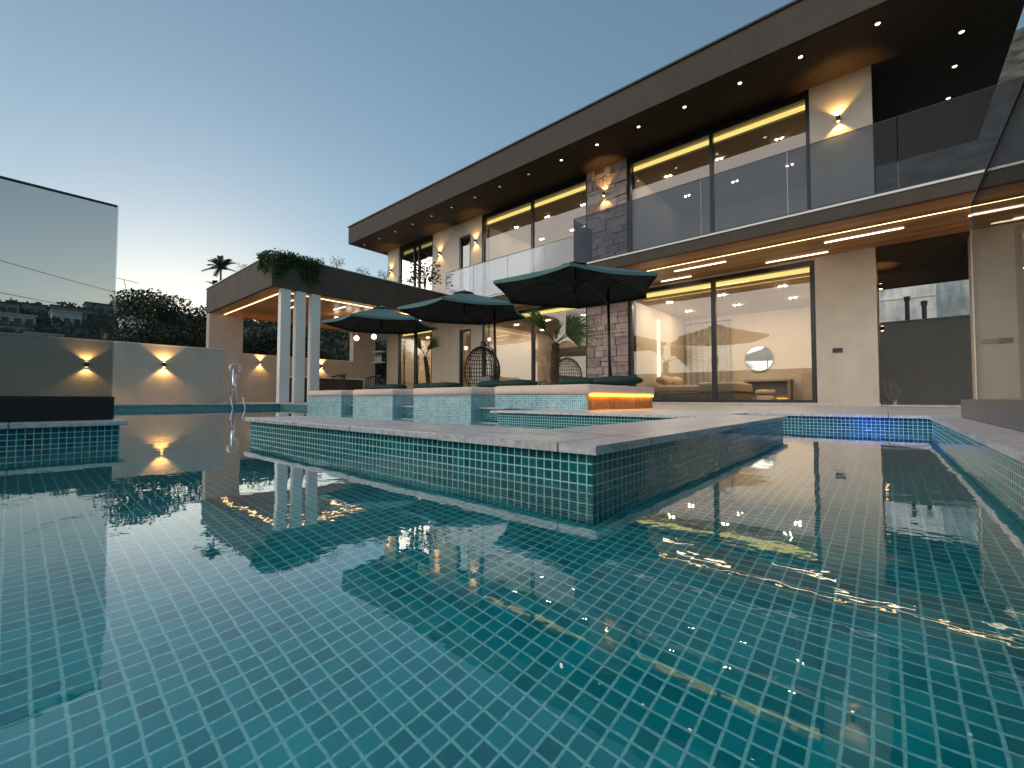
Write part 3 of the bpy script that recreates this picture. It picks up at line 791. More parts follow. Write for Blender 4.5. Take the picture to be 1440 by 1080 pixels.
# shower and ladder
s_ = thing('outdoor_shower', 'slim chrome outdoor shower with a curved top beside the garden wall', 'shower', (-12.2, 3.78, ZC))
sxx, syy = -12.1, 3.56
mk('column', lambda m: m.lathe([(.05, ZC), (.05, .95)], sxx, syy+.05, 12), M['chrome'], s_, smooth=True)
mk('pipe', lambda m: m.tube([(sxx, syy-.06, ZC), (sxx, syy-.06, .95)]+[(sxx, syy-.06+.11*(1-math.cos(R(a))), .95+.14*math.sin(R(a))) for a in range(15, 181, 15)], .02, 8), M['chrome'], s_, smooth=True)
mk('shower_head', lambda m: m.lathe([(.012, .93), (.05, .90), (.05, .885)], sxx, syy+.16, 12), M['chrome'], s_, smooth=True)
mk('tap', lambda m: m.tube([(sxx, syy+.08, .78), (sxx, syy+.15, .78)], .014, 8), M['chrome'], s_)
ld = thing('pool_ladder', 'chrome pool ladder handrails at the far left pool edge', 'ladder', (-11.3, 3.45, ZC))
for yy in (3.30, 3.55):
    mk('handrail', lambda m: m.tube([(-11.55, yy, ZC)]+[(-11.40-.15*math.cos(R(a)), yy, ZC+.17*math.sin(R(a))) for a in range(20, 161, 14)]+[(-11.17, yy, ZC-.05), (-11.17, yy, -.10)], .016, 8), M['chrome'], ld, smooth=True)
for zz in (-.03, -.09): mk('step', lambda m: m.box(-11.2, -11.12, 3.30, 3.55, zz, zz+.02), M['chrome'], ld)

# ------------------------------------------------------------------ daybeds
YD = 4.15
beds = [(-3.88, -2.48), (-5.62, -4.33), (-7.45, -6.19), (-9.32, -7.89)]
blab = ['mosaic daybed base nearest the villa stairs side, glowing orange under its cushion on the right', 'second mosaic daybed from the right, partly behind the nearest one', 'third mosaic daybed from the right, standing in the water', 'mosaic daybed farthest left, beside the pavilion']
blab = ['mosaic poolside daybed with orange glow under its beige cushion, nearest of four', 'mosaic poolside daybed with beige cushion, second from the right', 'mosaic poolside daybed with beige cushion, third from the right', 'mosaic poolside daybed with beige cushion, farthest left in front of the white columns']
plab = ['nearest', 'second', 'third', 'farthest']
def pillow_mesh(m, cx, cy_, cz, a, b, h):
    n0 = len(m.v); N, Mx = 14, 8
    for i in range(Mx+1):
        t = -1+2*i/Mx
        for j in range(N):
            w_ = 2*math.pi*j/N
            q = (1-abs(t)**2.4)**.5 if abs(t) < 1 else .02
            q = max(q, .02)
            ce, se = math.cos(w_), math.sin(w_)
            sx_ = math.copysign(abs(ce)**.6, ce); sy_ = math.copysign(abs(se)**.6, se)
            m.v.append((cx+a*sx_*q, cy_+b*sy_*q, cz+h*t*(.7+.3*math.cos(w_*2)*0)))
    for i in range(Mx):
        for j in range(N):
            p = n0+i*N+j; q_ = n0+i*N+(j+1) % N
            m.f.append((p, q_, q_+N, p+N)); m.m.append(0); m.c.append(.5)
for bi, (x0, x1) in enumerate(beds):
    t = thing('daybed', blab[bi], 'daybed', ((x0+x1)/2, 5.0, 0), 'tiled daybeds along the pool edge')
    zb = ZF-.02 if bi else ZC-.001
    if bi == 0:
        boxp('tiled_base', M['bed_tile'], t, x0, x1-.012, YD, 5.86, ZC-.002, .278, **TK)
        boxp('lit_side', M['wood'], t, x1-.011, x1, YD+.001, 5.86, ZC-.002, .277)  # orange wood colour puts the strip's glow into the side face
        boxp('light_strip', M['ledbed'], t, x1+.008, x1+.026, YD+.02, 5.84, .266, .2795)
    else:
        boxp('tiled_base', M['bed_tile'], t, x0, x1, YD, 5.86, ZF-.02, .272, **TK)
        boxp('edge_slab', M['marble'], t, x0-.01, x1+.01, YD-.01, 5.87, .273, .280)
    z0 = .281
    m = MB(); m.box(x0-.015, x1+.03, YD-.02, 5.9, z0, z0+.115, bev=.03)
    c = m.build('cushion', M['cushion'], t, smooth=True)
    mk('piping', lambda m: m.tube([(x0-.005, YD-.015, z0+.1), (x1+.02, YD-.015, z0+.1)], .004, 5), M['cushion'], c)
    for k_ in range(2):
        cx = x0+(x1-x0)*(.27+.46*k_)
        pm = MB(); pillow_mesh(pm, cx, 5.62-.05*k_, z0+.115+.095, .35, .20, .10)
        o = pm.build('pillow', M['green'], None, smooth=True, origin=(cx, 5.6, z0+.115))
        tag(o, 'plump dark green pillow at the %s end of the %s daybed' % (['left', 'right'][k_], ['nearest (rightmost)', 'second from right', 'third from right', 'farthest left'][bi]), 'pillow', 'dark green pillows on the daybeds')

# ------------------------------------------------------------------ parasols
def parasol(cx, cy_, mx, my, label, r=1.42, zr=2.13, zp=2.56):
    t = thing('cantilever_parasol', label, 'parasol', (mx, my, ZC), 'dark green hexagonal cantilever parasols behind the daybeds')
    rim = [(cx+r*math.cos(R(60*k)), cy_+r*math.sin(R(60*k)), zr) for k in range(6)]
    m = MB(); n0 = 0; rings = 6; seg = 6
    # panels sag between the ribs
    for k in range(6):
        a = Vector(rim[k]); b = Vector(rim[(k+1) % 6]); ap = Vector((cx, cy_, zp))
        g = []
        for i in range(rings+1):
            row = []
            for j in range(seg+1):
                s_ = i/rings; q = j/seg
                e = a.lerp(b, q)
                # scalloped rim pulls in between ribs
                pull = .05*math.sin(math.pi*q)
                e = e.lerp(Vector((cx, cy_, zr)), pull)
                p = ap.lerp(e, s_)
                p.z -= .05*math.sin(math.pi*q)*s_ *(1-s_*.5) 
                row.append(tuple(p))
            g.append(row)
        for i in range(rings):
            for j in range(seg):
                if i == 0: m.tri(g[0][0], g[1][j], g[1][j+1])
                else: m.quad(g[i][j], g[i+1][j], g[i+1][j+1], g[i][j+1])
        # short valance
        for j in range(seg):
            p, q = g[rings][j], g[rings][j+1]
            m.quad(p, (p[0], p[1], p[2]-.05), (q[0], q[1], q[2]-.05), q)
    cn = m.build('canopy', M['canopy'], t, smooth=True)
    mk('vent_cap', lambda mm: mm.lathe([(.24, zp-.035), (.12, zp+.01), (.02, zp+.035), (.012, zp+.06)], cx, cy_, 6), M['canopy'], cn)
    for k in range(6):
        e = rim[k]; h = (cx, cy_, zp-.03)
        rb = mk('rib', lambda mm: mm.tube([h, (e[0], e[1], e[2]-.02)], .011, 6), M['black'], t)
        md = [h[i]*.45+e[i]*.55 for i in range(3)]
        mk('strut', lambda mm: mm.tube([(cx, cy_, zr-.02), md], .009, 6), M['black'], rb)
    mk('hub', lambda mm: mm.lathe([(.03, zr-.12), (.035, zr+.02), (.02, zr+.05), (.02, zp-.02)], cx, cy_, 10), M['black'], t)
    dx, dy = cx-mx, cy_-my
    mk('mast', lambda mm: mm.tube([(mx, my, ZC+.04), (mx+.02*dx, my+.02*dy, 1.2), (mx+.05*dx, my+.05*dy, 2.28)], .028, 10), M['black'], t, smooth=True)
    arm = [(mx+.05*dx, my+.05*dy, 1.95), (mx+.25*dx, my+.25*dy, 2.13), (mx+.55*dx, my+.55*dy, 2.25), (mx+.98*dx, my+.98*dy, 2.30)]
    mk('arm', lambda mm: mm.tube(arm, .02, 8), M['black'], t, smooth=True)
    mk('brace', lambda mm: mm.tube([(mx+.02*dx, my+.02*dy, 1.25), (mx-.18*dx-.1, my-.1*dy, 1.42)], .014, 8), M['black'], t)
    mk('cable', lambda mm: mm.tube([(mx-.18*dx-.1, my-.1*dy, 1.42), (mx+.02*dx+.03, my, .75), (mx+.06, my, .42)], .008, 6), M['black'], t)
    mk('base_cross', lambda mm: (mm.box(mx-.5, mx+.5, my-.03, my+.03, ZC, ZC+.045), mm.box(mx-.03, mx+.03, my-.5, my+.5, ZC, ZC+.043)), M['black'], t)
    return t
parasol(-4.02, 6.30, -3.84, 7.2, 'dark green cantilever parasol above the nearest daybed, its underside in shade', 1.46)
parasol(-6.94, 6.44, -6.71, 7.2, 'dark green cantilever parasol in the middle of the three, teal top catching light')
parasol(-9.71, 6.16, -9.60, 7.2, 'dark green cantilever parasol at the far left, in front of the pavilion ceiling')

# ------------------------------------------------------------------ palms and plants
def fan_leaf(m, base, d, up, L, n=22, spread=130, dr=.18):
    base = Vector(base); d = Vector(d).normalized(); up = Vector(up); side = d.cross(up).normalized(); up = side.cross(d).normalized()
    tip = base+d*L*.30
    for i in range(n):
        a = R(-spread/2+spread*i/(n-1))
        dd = d*math.cos(a)+side*math.sin(a)
        ln = L*.62*(1-.25*abs(a)/R(spread/2))*random.uniform(.92, 1.05)
        p0 = tip; ln *= 1.25; p1 = tip+dd*ln*.45; p2 = tip+dd*ln+Vector((0,0,-dr*ln*random.uniform(.6,1.3)))
        pn = dd.cross(up).normalized()*L*.013
        c = random.random()
        m.quad(tuple(p0-pn*.3), tuple(p1-pn), tuple(p1+pn), tuple(p0+pn*.3), cc=c)
        m.tri(tuple(p1-pn), tuple(p2), tuple(p1+pn), cc=c)
    m.tube([base, tip], L*.012, 5, cc=.3)
def fan_palm(x, y, z0, ht, L, label, dirs, lean=(0,0), tr=.06):
    t = thing('fan_palm', label, 'palm', (x, y, z0), 'small fan palms behind the daybeds')
    pts = [(x+lean[0]*s*s, y+lean[1]*s*s, z0+ht*s) for s in [i/10 for i in range(11)]]
    m = MB(); m.tube(pts, [tr*(1.25-.3*i/10) for i in range(11)], 10)
    for i in range(60):
        s = random.random()**.8; a = random.random()*6.28; px_ = x+lean[0]*s*s; py_ = y+lean[1]*s*s
        r0 = tr*1.0; c, sn = math.cos(a), math.sin(a); zz = z0+ht*s
        m.tri((px_+c*r0+sn*.02, py_+sn*r0-c*.02, zz), (px_+c*r0-sn*.02, py_+sn*r0+c*.02, zz), (px_+c*r0*1.9, py_+sn*r0*1.9, zz+.07))
    m.build('trunk', M['palmbark'], t)
    f = MB(); tp = Vector(pts[-1])
    for d, spr, ls_ in dirs:
        fan_leaf(f, tp, d, (0.1, 1, 0.2), L*ls_, n=26, spread=spr, dr=.14)
    f.build('fronds', M['palm'], t)
    pt = MB(); 
    return t
fan_palm(-5.22, 7.4, ZC, 1.28, 1.0, 'fan palm with spreading fronds between the two nearer parasols', [((-.62,-.05,.78), 42, 1.15), ((.88,-.15,.32), 120, 1.15), ((.6,.25,.55), 100, .95), ((-.2,.5,.8), 55, .7)], (.02,0), .085)
fan_palm(-9.60, 7.6, ZC, 1.30, .75, 'slim fan palm between the two farther parasols', [((-.6,0,.80), 60, 1.1), ((.62,.1,.75), 70, 1.1), ((.05,.4,.9), 60, .7)], (-.18,0), .055)
def low_plant(x, y, z, r, h, lab, n=120, mat='ivy', name='potted_plant', cat='plant', grp=None):
    t = thing(name, lab, cat, (x, y, z), grp)
    st = MB()
    for i in range(5):
        a = random.random()*6.28; st.tube([(x, y, z), (x+r*.4*math.cos(a), y+r*.4*math.sin(a), z+h*.8)], r*.03, 5)
    st.build('stem', M['bark'], t)
    m = MB()
    for i in range(n):
        a = random.random()*6.28; q = random.random()**.6*r; zz = z+h*random.uniform(.25, 1)
        leaf(m, (x+q*math.cos(a), y+q*math.sin(a), zz), r*random.uniform(.14,.26), (math.cos(a), math.sin(a), random.uniform(-.3,.8)))
    m.build('foliage', M[mat], t)
    return t
def leaf(m, p, s, d=None):
    p = Vector(p)
    d = Vector(d).normalized() if d else Vector((random.gauss(0,1), random.gauss(0,1), random.gauss(0,.8))).normalized()
    u = Vector((random.gauss(0,1), random.gauss(0,1), random.gauss(0,1))); sd = d.cross(u).normalized()
    c = random.random()
    m.quad(tuple(p), tuple(p+d*s*.5+sd*s*.32), tuple(p+d*s), tuple(p+d*s*.5-sd*s*.32), cc=c)
for i in range(3):
    pass
low_plant(-5.45, 7.7, ZC, .35, .5, 'leafy plant at the foot of the nearer fan palm', 160)
low_plant(-4.85, 8.0, ZC, .25, .35, 'small leafy plant right of the nearer fan palm', 90)
# ivy over the pavilion corner
iv = thing('trailing_ivy', 'bushy green ivy hanging over the roof corner of the pavilion', 'ivy', (-11.6, 4.3, 3.86))
m = MB()
for i in range(3600):
    s = random.random()
    if s < .30:      # along the left face
        q = random.random(); x = PX1-q*.55; drop = (.42+.22*math.sin(q*9))*(1-.45*q); y = PY0-.05-random.random()*.08
        base_top = 3.84
    else:            # along the right face
        q = random.random(); y = PY0+q*1.15; drop = (.38+.22*math.sin(q*7+1)+(.32 if abs(q-.72) < .12 else 0))*(1-.15*q); x = PX1+.04+random.random()*.1
        base_top = 3.84
    zz = base_top-random.random()**1.2*drop if random.random() < .62 else base_top+random.random()*.13
    if zz > base_top: x -= random.random()*.3; y += random.random()*.2
    leaf(m, (x, y, zz), random.uniform(.04, .08), (random.gauss(.2,.5), random.gauss(-.3,.5), random.gauss(-.4,.5)))
m.build('foliage', M['ivy'], iv)
mk('stem', lambda m_: [m_.tube([(PX1-.3, PY0+.3, 3.87), (PX1+.05, PY0+.3+i*.25, 3.9), (PX1+.06, PY0+.35+i*.25, 3.5)], .008, 5) for i in range(5)], M['bark'], iv)
# feather palm on the pavilion roof, small roof plants
def feather_palm(x, y, z, ht, L, label, nf=20):
    t = thing('feather_palm', label, 'palm', (x, y, z))
    mk('trunk', lambda m: m.tube([(x, y, z), (x+.02, y, z+ht*.5), (x, y, z+ht)], [.035, .028, .025], 8), M['bark'], t)
    m = MB()
    for k in range(nf):
        a = 2*math.pi*k/nf+.3; el = R(random.uniform(5, 88)); ln = L*random.uniform(.8, 1.05)
        pts = []
        for i in range(9):
            s = i/8; r_ = ln*s*math.cos(el); zz = ln*s*math.sin(el)-.42*ln*s*s
            pts.append(Vector((x+r_*math.cos(a), y+r_*math.sin(a), z+ht+zz)))
        m.tube(pts, [.008*(1-.8*i/8) for i in range(9)], 5, cc=.3)
        for i in range(1, 9):
            for q in (0, .33, .66):
                p = pts[i-1].lerp(pts[i], q); d = (pts[i]-pts[i-1]).normalized(); sd = d.cross(Vector((0,0,1))).normalized()
                for s in (-1, 1):
                    e = p+(sd*s*.75+d*.55+Vector((0,0,-.25))).normalized()*ln*.26*(1-abs(i/8-.45)*.5)
                    w_ = d*.018
                    m.tri(tuple(p-w_), tuple(p+w_), tuple(e), cc=random.random())
    m.build('fronds', M['leaf'], t)
feather_palm(-16.42, 4.42, 3.86, .62, .66, 'small feather palm standing at the far left corner of the pavilion roof')
feather_palm(-16.9, 4.38, 3.86, .16, .32, 'tiny feather palm beside the larger one on the pavilion roof corner', 7)
rp = [(-11.66, 5.95, .16, .30, 'small dark plant on the pavilion roof just right of the ivy'), (-11.66, 6.75, .16, .22, 'small dark plant on the pavilion roof between ivy and villa'), (-11.66, 7.5, .18, .27, 'dark plant on the pavilion roof near the far left end of the villa'),
      (-11.66, 8.25, .2, .25, 'low dark plant on the pavilion roof in front of the far upper window'), (-14.1, 4.32, .12, .25, 'thin dark plant on the pavilion roof behind its left edge')]
for x, y, r_, h_, lab in rp:
    low_plant(x, y, 3.86, r_*1.15, h_*1.1, lab, 150, 'leaf', 'roof_plant', 'plant', 'small dark plants on the pavilion roof')
t = low_plant(-11.62, 9.0, 3.84, .48, .95, 'large dark shrub on the pavilion roof against the villa', 420, 'leaf', 'roof_shrub', 'shrub')

# ------------------------------------------------------------------ egg chair, wire ornament
eg = thing('egg_chair', 'dark rattan egg chair with pale cushions behind the second daybed', 'egg chair', (-7.9, 8.3, ZC))
ex, ey, ez = -8.27, 8.3, .97
def egg(m, cx, cy_, cz, a, b, h, rad, nl=18, nm=14):
    def P_(th, ph):   # opening faces the pool (-y)
        return Vector((cx+a*math.sin(ph)*math.cos(th), cy_+b*math.sin(ph)*math.sin(th), cz-h*math.cos(ph)*(1 if math.cos(ph) > 0 else 1.1)))
    for i in range(nl):
        th = R(-18+216*i/(nl-1))
        m.tube([P_(th, R(180*j/14)) for j in range(15)], rad, 5)
    for j in range(1, nm):
        ph = math.pi*j/nm
        m.tube([P_(R(-18+216*i/20), ph) for i in range(21)], rad*.9, 5)
mk('shell', lambda m: egg(m, ex, ey, ez, .54, .48, .62, .012, 26, 18), M['rattan'], eg)
mk('stand', lambda m: m.tube([(ex, ey+.5, ZC+.02), (ex, ey+.6, 1.0), (ex, ey+.45, 1.62), (ex, ey, 1.78), (ex, ey, 1.60)], .022, 8), M['black'], eg, smooth=True)
mk('foot', lambda m: m.lathe([(.42, ZC), (.42, ZC+.03)], ex, ey+.2, 20), M['black'], eg)
mk('cushion', lambda m: pillow_mesh(m, ex, ey-.02, .52, .32, .30, .10), M['wire'], eg, smooth=True)
mk('cushion', lambda m: pillow_mesh(m, ex+.02, ey+.20, .72, .26, .10, .20), M['wire'], eg, smooth=True)
ob = thing('wire_lantern', 'teardrop wire lantern leaning in the corner of the side passage', 'lantern', (.02, 11.2, ZC))
def teardrop(m):
    cx, cy_, z = .06, 11.2, ZC+.02
    for i in range(10):
        a = math.pi*2*i/10
        m.tube([(cx-.09+.17*s*1.1*.6+.21*math.sin(math.pi*s**.75)*math.cos(a)*.8, cy_+.16*math.sin(math.pi*s**.75)*math.sin(a), z+.50*(1-s)) for s in [k/12 for k in range(13)]], 0.010, 5)
    for s in (.3, .45, .6, .75, .88):
        rr = math.sin(math.pi*s**.75)
        m.tube([(cx-.09+.17*s*.66+.21*rr*math.cos(a)*.8, cy_+.16*rr*math.sin(a), z+.50*(1-s)) for a in [k*math.pi/6 for k in range(13)]], .005, 5)
mk('cage', teardrop, M['wire'], ob)
mk('candle', lambda m: m.lathe([(.04, ZC), (.04, ZC+.12)], .10, 11.2, 12), M['white'], ob)

# ------------------------------------------------------------------ bedroom furniture
bd = thing('bed', 'low bed with beige linen and pillows in the lit ground-floor bedroom', 'bed', (-4.0, 12.2, ZG))
boxp('bed_frame', M['greyfab'], bd, -4.85, -2.75, 11.3, 13.0, ZG, .42, bev=.03)
boxp('mattress', M['linen'], bd, -4.82, -2.85, 11.35, 12.95, .421, .60, bev=.05)
mk('blanket', lambda m: m.box(-3.6, -2.72, 11.28, 13.02, .40, .66, bev=.05), M['linen'], bd)
for yy in (11.7, 12.5): mk('pillow', lambda m: pillow_mesh(m, -4.6, yy, .76, .16, .34, .18), M['linen'], bd, smooth=True)
mr = thing('round_mirror', 'round mirror with thin rim on the bedroom wall', 'mirror', (-2.72, 14.1, 1.35))
mx_, mz_ = -2.79, 1.42
def disc(m, r, y): 
    n0 = len(m.v)
    for k in range(32): m.v.append((mx_+r*math.cos(2*math.pi*k/32), y, mz_+r*math.sin(2*math.pi*k/32)))
    m.f.append(tuple(range(n0, n0+32))); m.m.append(0); m.c.append(.5)
mk('mirror_glass', lambda m: disc(m, .36, 14.17), M['mirror'], mr)
mk('rim', lambda m: m.tube([(mx_+.37*math.cos(2*math.pi*k/32), 14.17, mz_+.37*math.sin(2*math.pi*k/32)) for k in range(33)], .015, 6), M['drawer'], mr)
dr = thing('dressing_table', 'grey dressing table under the round mirror', 'table', (-2.6, 13.9, ZG))
boxp('tabletop', M['drawer'], dr, -3.1, -1.95, 13.7, 14.17, .74, .79)
for xx in (-3.08, -2.03): boxp('side_panel', M['drawer'], dr, xx, xx+.06, 13.72, 14.17, ZG, .739)
st = thing('stool', 'small round beige stool in front of the dressing table', 'stool', (-2.5, 13.4, ZG))
mk('seat', lambda m: m.lathe([(.22, .36), (.24, .40), (.24, .47), (.21, .50)], -2.5, 13.4, 20), M['linen'], st, smooth=True)
mk('base', lambda m: m.lathe([(.21, ZG), (.21, .359)], -2.5, 13.4, 20), M['cushion'], st, smooth=True)
cb = thing('sideboard', 'pale wooden sideboard at the right of the bedroom', 'sideboard', (-1.4, 13.4, ZG))
boxp('cabinet', M['linen'], cb, -1.6, -1.12, 13.0, 14.1, ZG, .90)
boxp('drawer_front', M['drawer'], cb, -1.62, -1.601, 13.05, 14.05, .55, .85)
cu = thing('curtain', 'grey curtain hanging at the back left of the bedroom', 'curtain', (-4.3, 14.1, ZG))
def curt(m, x0, x1, y, z0, z1):
    n = int((x1-x0)/.03)
    for i in range(n):
        a = x0+(x1-x0)*i/n; b = x0+(x1-x0)*(i+1)/n
        m.quad((a, y-.03*math.sin(i*1.1), z0), (b, y-.03*math.sin((i+1)*1.1), z0), (b, y-.03*math.sin((i+1)*1.1), z1), (a, y-.03*math.sin(i*1.1), z1))
mk('cloth', lambda m: curt(m, -4.85, -3.55, 14.1, ZG+.02, 2.6), M['curtain'], cu, smooth=True)
mk('rail', lambda m: m.tube([(-4.88, 14.1, 2.62), (-3.5, 14.1, 2.62)], .015, 6), M['black'], cu)
o = thing('reflection_bar', 'added vertical glowing bar on the bedroom side wall, imitating a reflection in the glass', 'stand-in reflection', (-4.87, 12.0, .85))  # added glow in place of a white reflection in the door glass
boxp('tube', M['ledw'], o, -4.88, -4.85, 11.97, 12.03, .85, 2.48); boxp('bracket', M['black'], o, -4.898, -4.881, 11.98, 12.02, 1.0, 1.05)
# living room
sf = thing('living_room_sofa', 'dark sofa inside the lit living room', 'sofa', (-8.2, 12.4, ZG))
boxp('seat', M['greyfab'], sf, -9.4, -7.0, 12.0, 12.9, ZG, .55, bev=.05); boxp('backrest', M['greyfab'], sf, -9.4, -7.0, 12.65, 12.9, .551, .95, bev=.05)
kt = thing('wall_unit', 'dark wall unit at the back of the living room', 'cabinet', (-8, 14, ZG))
boxp('cabinet', simple('dark_panel', (.05,.045,.04), .4), kt, -9.8, -7.6, 13.8, 14.17, ZG, 2.2)
boxp('shelf', M['drawer'], kt, -7.59, -6.4, 13.85, 14.17, 1.2, 1.25)
pl_ = thing('pendant_lamp', 'crystal pendant lamp glowing in the ground-floor narrow window', 'pendant lamp', (-11.6, 11.4, 2.9))
mk('shade', lambda m: m.lathe([(.10, 1.95), (.14, 2.1), (.14, 2.5), (.05, 2.62)], -11.55, 11.3, 10), M['globe'], pl_)
mk('cord', lambda m: m.tube([(-11.55, 11.3, 2.62), (-11.55, 11.3, 2.7)], .006, 5), M['black'], pl_)

# ------------------------------------------------------------------ trees
def tree(x, y, z0, h, r, label, n=2600, mat='leaf', trunk_h=None, ls=.16, sparse=1.0, grp='dark trees beyond the garden wall', seed=None):
    t = thing('garden_tree', label, 'tree', (x, y, z0), grp)
    rr = random.Random(seed if seed is not None else int(abs(x*31+y*17)))
    th = trunk_h or h*.35
    tm = MB(); tm.tube([(x, y, z0), (x+.05*r, y, z0+th*.6), (x, y+.04*r, z0+th)], [.06*r, .05*r, .04*r], 8)
    clumps = []
    for i in range(16):
        a = rr.random()*6.28; q = r*(rr.random()**.5)*.8; zz = z0+th+(h-th)*rr.uniform(.08, .88)
        k = 1-abs((zz-z0-th)/(h-th)-.45)*1.1
        c = (x+q*k*math.cos(a), y+q*k*math.sin(a), zz)
        clumps.append((c, r*rr.uniform(.28, .48)))
        tm.tube([(x, y, z0+th*.8), (x*.5+c[0]*.5, y*.5+c[1]*.5, (z0+th)*.5+zz*.5), c], [.03*r, .018*r, .008*r], 5)
    tm.build('trunk', M['bark'], t)
    m = MB()
    for i in range(int(n*1.9)):
        c, cr = rr.choice(clumps)
        v = Vector((rr.gauss(0,1), rr.gauss(0,1), rr.gauss(0,1))).normalized()*cr*(rr.random()**.4)*sparse
        p = Vector(c)+v*Vector((1,1,.8)) if False else Vector((c[0]+v.x, c[1]+v.y, c[2]+v.z*.8))
        d = Vector((rr.gauss(0,1), rr.gauss(0,1), rr.gauss(0,.8))).normalized(); u = Vector((rr.gauss(0,1), rr.gauss(0,1), rr.gauss(0,1))); sd = d.cross(u).normalized()
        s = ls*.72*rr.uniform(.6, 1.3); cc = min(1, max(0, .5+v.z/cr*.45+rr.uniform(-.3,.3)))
        m.quad(tuple(p), tuple(p+d*s*.5+sd*s*.3), tuple(p+d*s), tuple(p+d*s*.5-sd*s*.3), cc=cc)
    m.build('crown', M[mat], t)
tree(-19.5, 3.55, -.8, 5.0, 1.9, 'tallest dark tree, rising between the windscreen and the pavilion', 5200, ls=.15, sparse=1.05)
tree(-20.0, 5.2, -.8, 4.4, 1.8, 'dark tree with a ragged top left of the pavilion pillar', 3600, ls=.15)
tree(-21.0, 3.15, -.8, 3.3, .9, 'low dark tree at the left end of the tree group', 2600, ls=.15)
tx = [(-20.5, 7.0, 4.0, 'dark tree seen under the pavilion roof, left of the columns'), (-20.0, 8.6, 3.9, 'dark tree seen under the pavilion roof behind the columns'), (-20.5, 10.4, 4.1, 'dark tree seen under the pavilion roof right of the columns'), (-21, 12.3, 4.2, 'dark tree at the far end behind the pavilion')]
for x, y, h, lab in tx: tree(x, y, -.8, h, 2.0, lab, 3600, ls=.17)

# ------------------------------------------------------------------ hills, houses
def hill(name, xr, yr, fn, mat, nx=60, ny=60):
    m = MB(); g = [[(xr[0]+(xr[1]-xr[0])*i/nx, yr[0]+(yr[1]-yr[0])*j/ny) for j in range(ny+1)] for i in range(nx+1)]
    vs = [(x, y, fn(x, y)) for r_ in g for x, y in r_]; me = D.meshes.new(name)
    fs = [(i*(ny+1)+j, (i+1)*(ny+1)+j, (i+1)*(ny+1)+j+1, i*(ny+1)+j+1) for i in range(nx) for j in range(ny)]
    me.from_pydata(vs, [], fs); me.materials.append(mat)
    for p in me.polygons: p.use_smooth = True
    o = D.objects.new(name, me); col.objects.link(o); tag(o, kind='structure'); return o
def hn(x, y, s=1.0): return math.sin(x*.09*s+1)*math.cos(y*.11*s)+.5*math.sin(x*.23*s+y*.19*s)+.3*math.sin(y*.41*s-x*.33*s)
hm = simple('hill_scrub', (0.055, 0.055, 0.035), 0.95, noise=0.6, nscale=0.25, bump=1.0, bscale=.6)
def lh(x, y):
    d = -x-60; s = max(0, min(1, d/190)); return -1.2+38*(s**1.3)*(1+.0016*(y-30))+hn(x, y)*1.1*s
hill('left_hill', (-330, -55), (-230, 190), lh, hm, 80, 80)
rm = simple('rocky_slope', (0.085, 0.085, 0.07), 0.95, noise=0.75, nscale=0.35, bump=1.0, bscale=1.2)
def rh(x, y):
    s = max(0, min(1, (y-32)/95)); return -1+72*s**1.05+hn(x, y, .9)*2.2*min(1, s*3)
hill('right_mountain', (-45, 160), (30, 190), rh, rm, 80, 60)
def sh_(x, y):
    s = max(0, min(1, (-y-30)/120)); return -1+9*s+hn(x, y)*1.2*s
hill('south_hill', (-160, 120), (-190, -28), sh_, hm)
hwall = [simple('house_wall_white', (.75,.75,.74), .8, noise=.08, nscale=.5), simple('house_wall_grey', (.30,.30,.30), .8, noise=.1, nscale=.5), simple('house_wall_beige', (.38,.34,.30), .8, noise=.1, nscale=.5)]
hroof = simple('house_roof', (.10,.09,.085), .9, noise=.2, nscale=.5)
hwin = simple('house_window', (.02,.022,.025), .2)
def house(x, y, w_, d_, h_, mi, label, over=.35, n=3):
    w_ *= random.uniform(.55, .75); h_ = min(h_, 5)*random.uniform(.75, 1.0); x += random.uniform(-12, 12)
    z = lh(x, y)-1.5
    t = thing('hillside_house', label, 'house', (x, y, z+1.5), 'flat-roofed houses on the left hillside')
    h = h_+1.5
    boxp('wall', hwall[mi], t, x-d_/2, x+d_/2, y-w_/2, y+w_/2, z, z+h)
    boxp('roof', hroof if mi != 0 else hwall[0], t, x-d_/2-over, x+d_/2+over, y-w_/2-over, y+w_/2+over, z+h+.01, z+h+.4)
    for fl in range(max(1, int(h_/3))):
        for i in range(n):
            yy = y-w_/2+w_*(i+.5)/n
            mk('window', lambda m: m.box(x+d_/2+.01, x+d_/2+.06, yy-w_/n*.3, yy+w_/n*.3, z+1.5+fl*3+.7, z+1.5+fl*3+2.2), hwin, t)
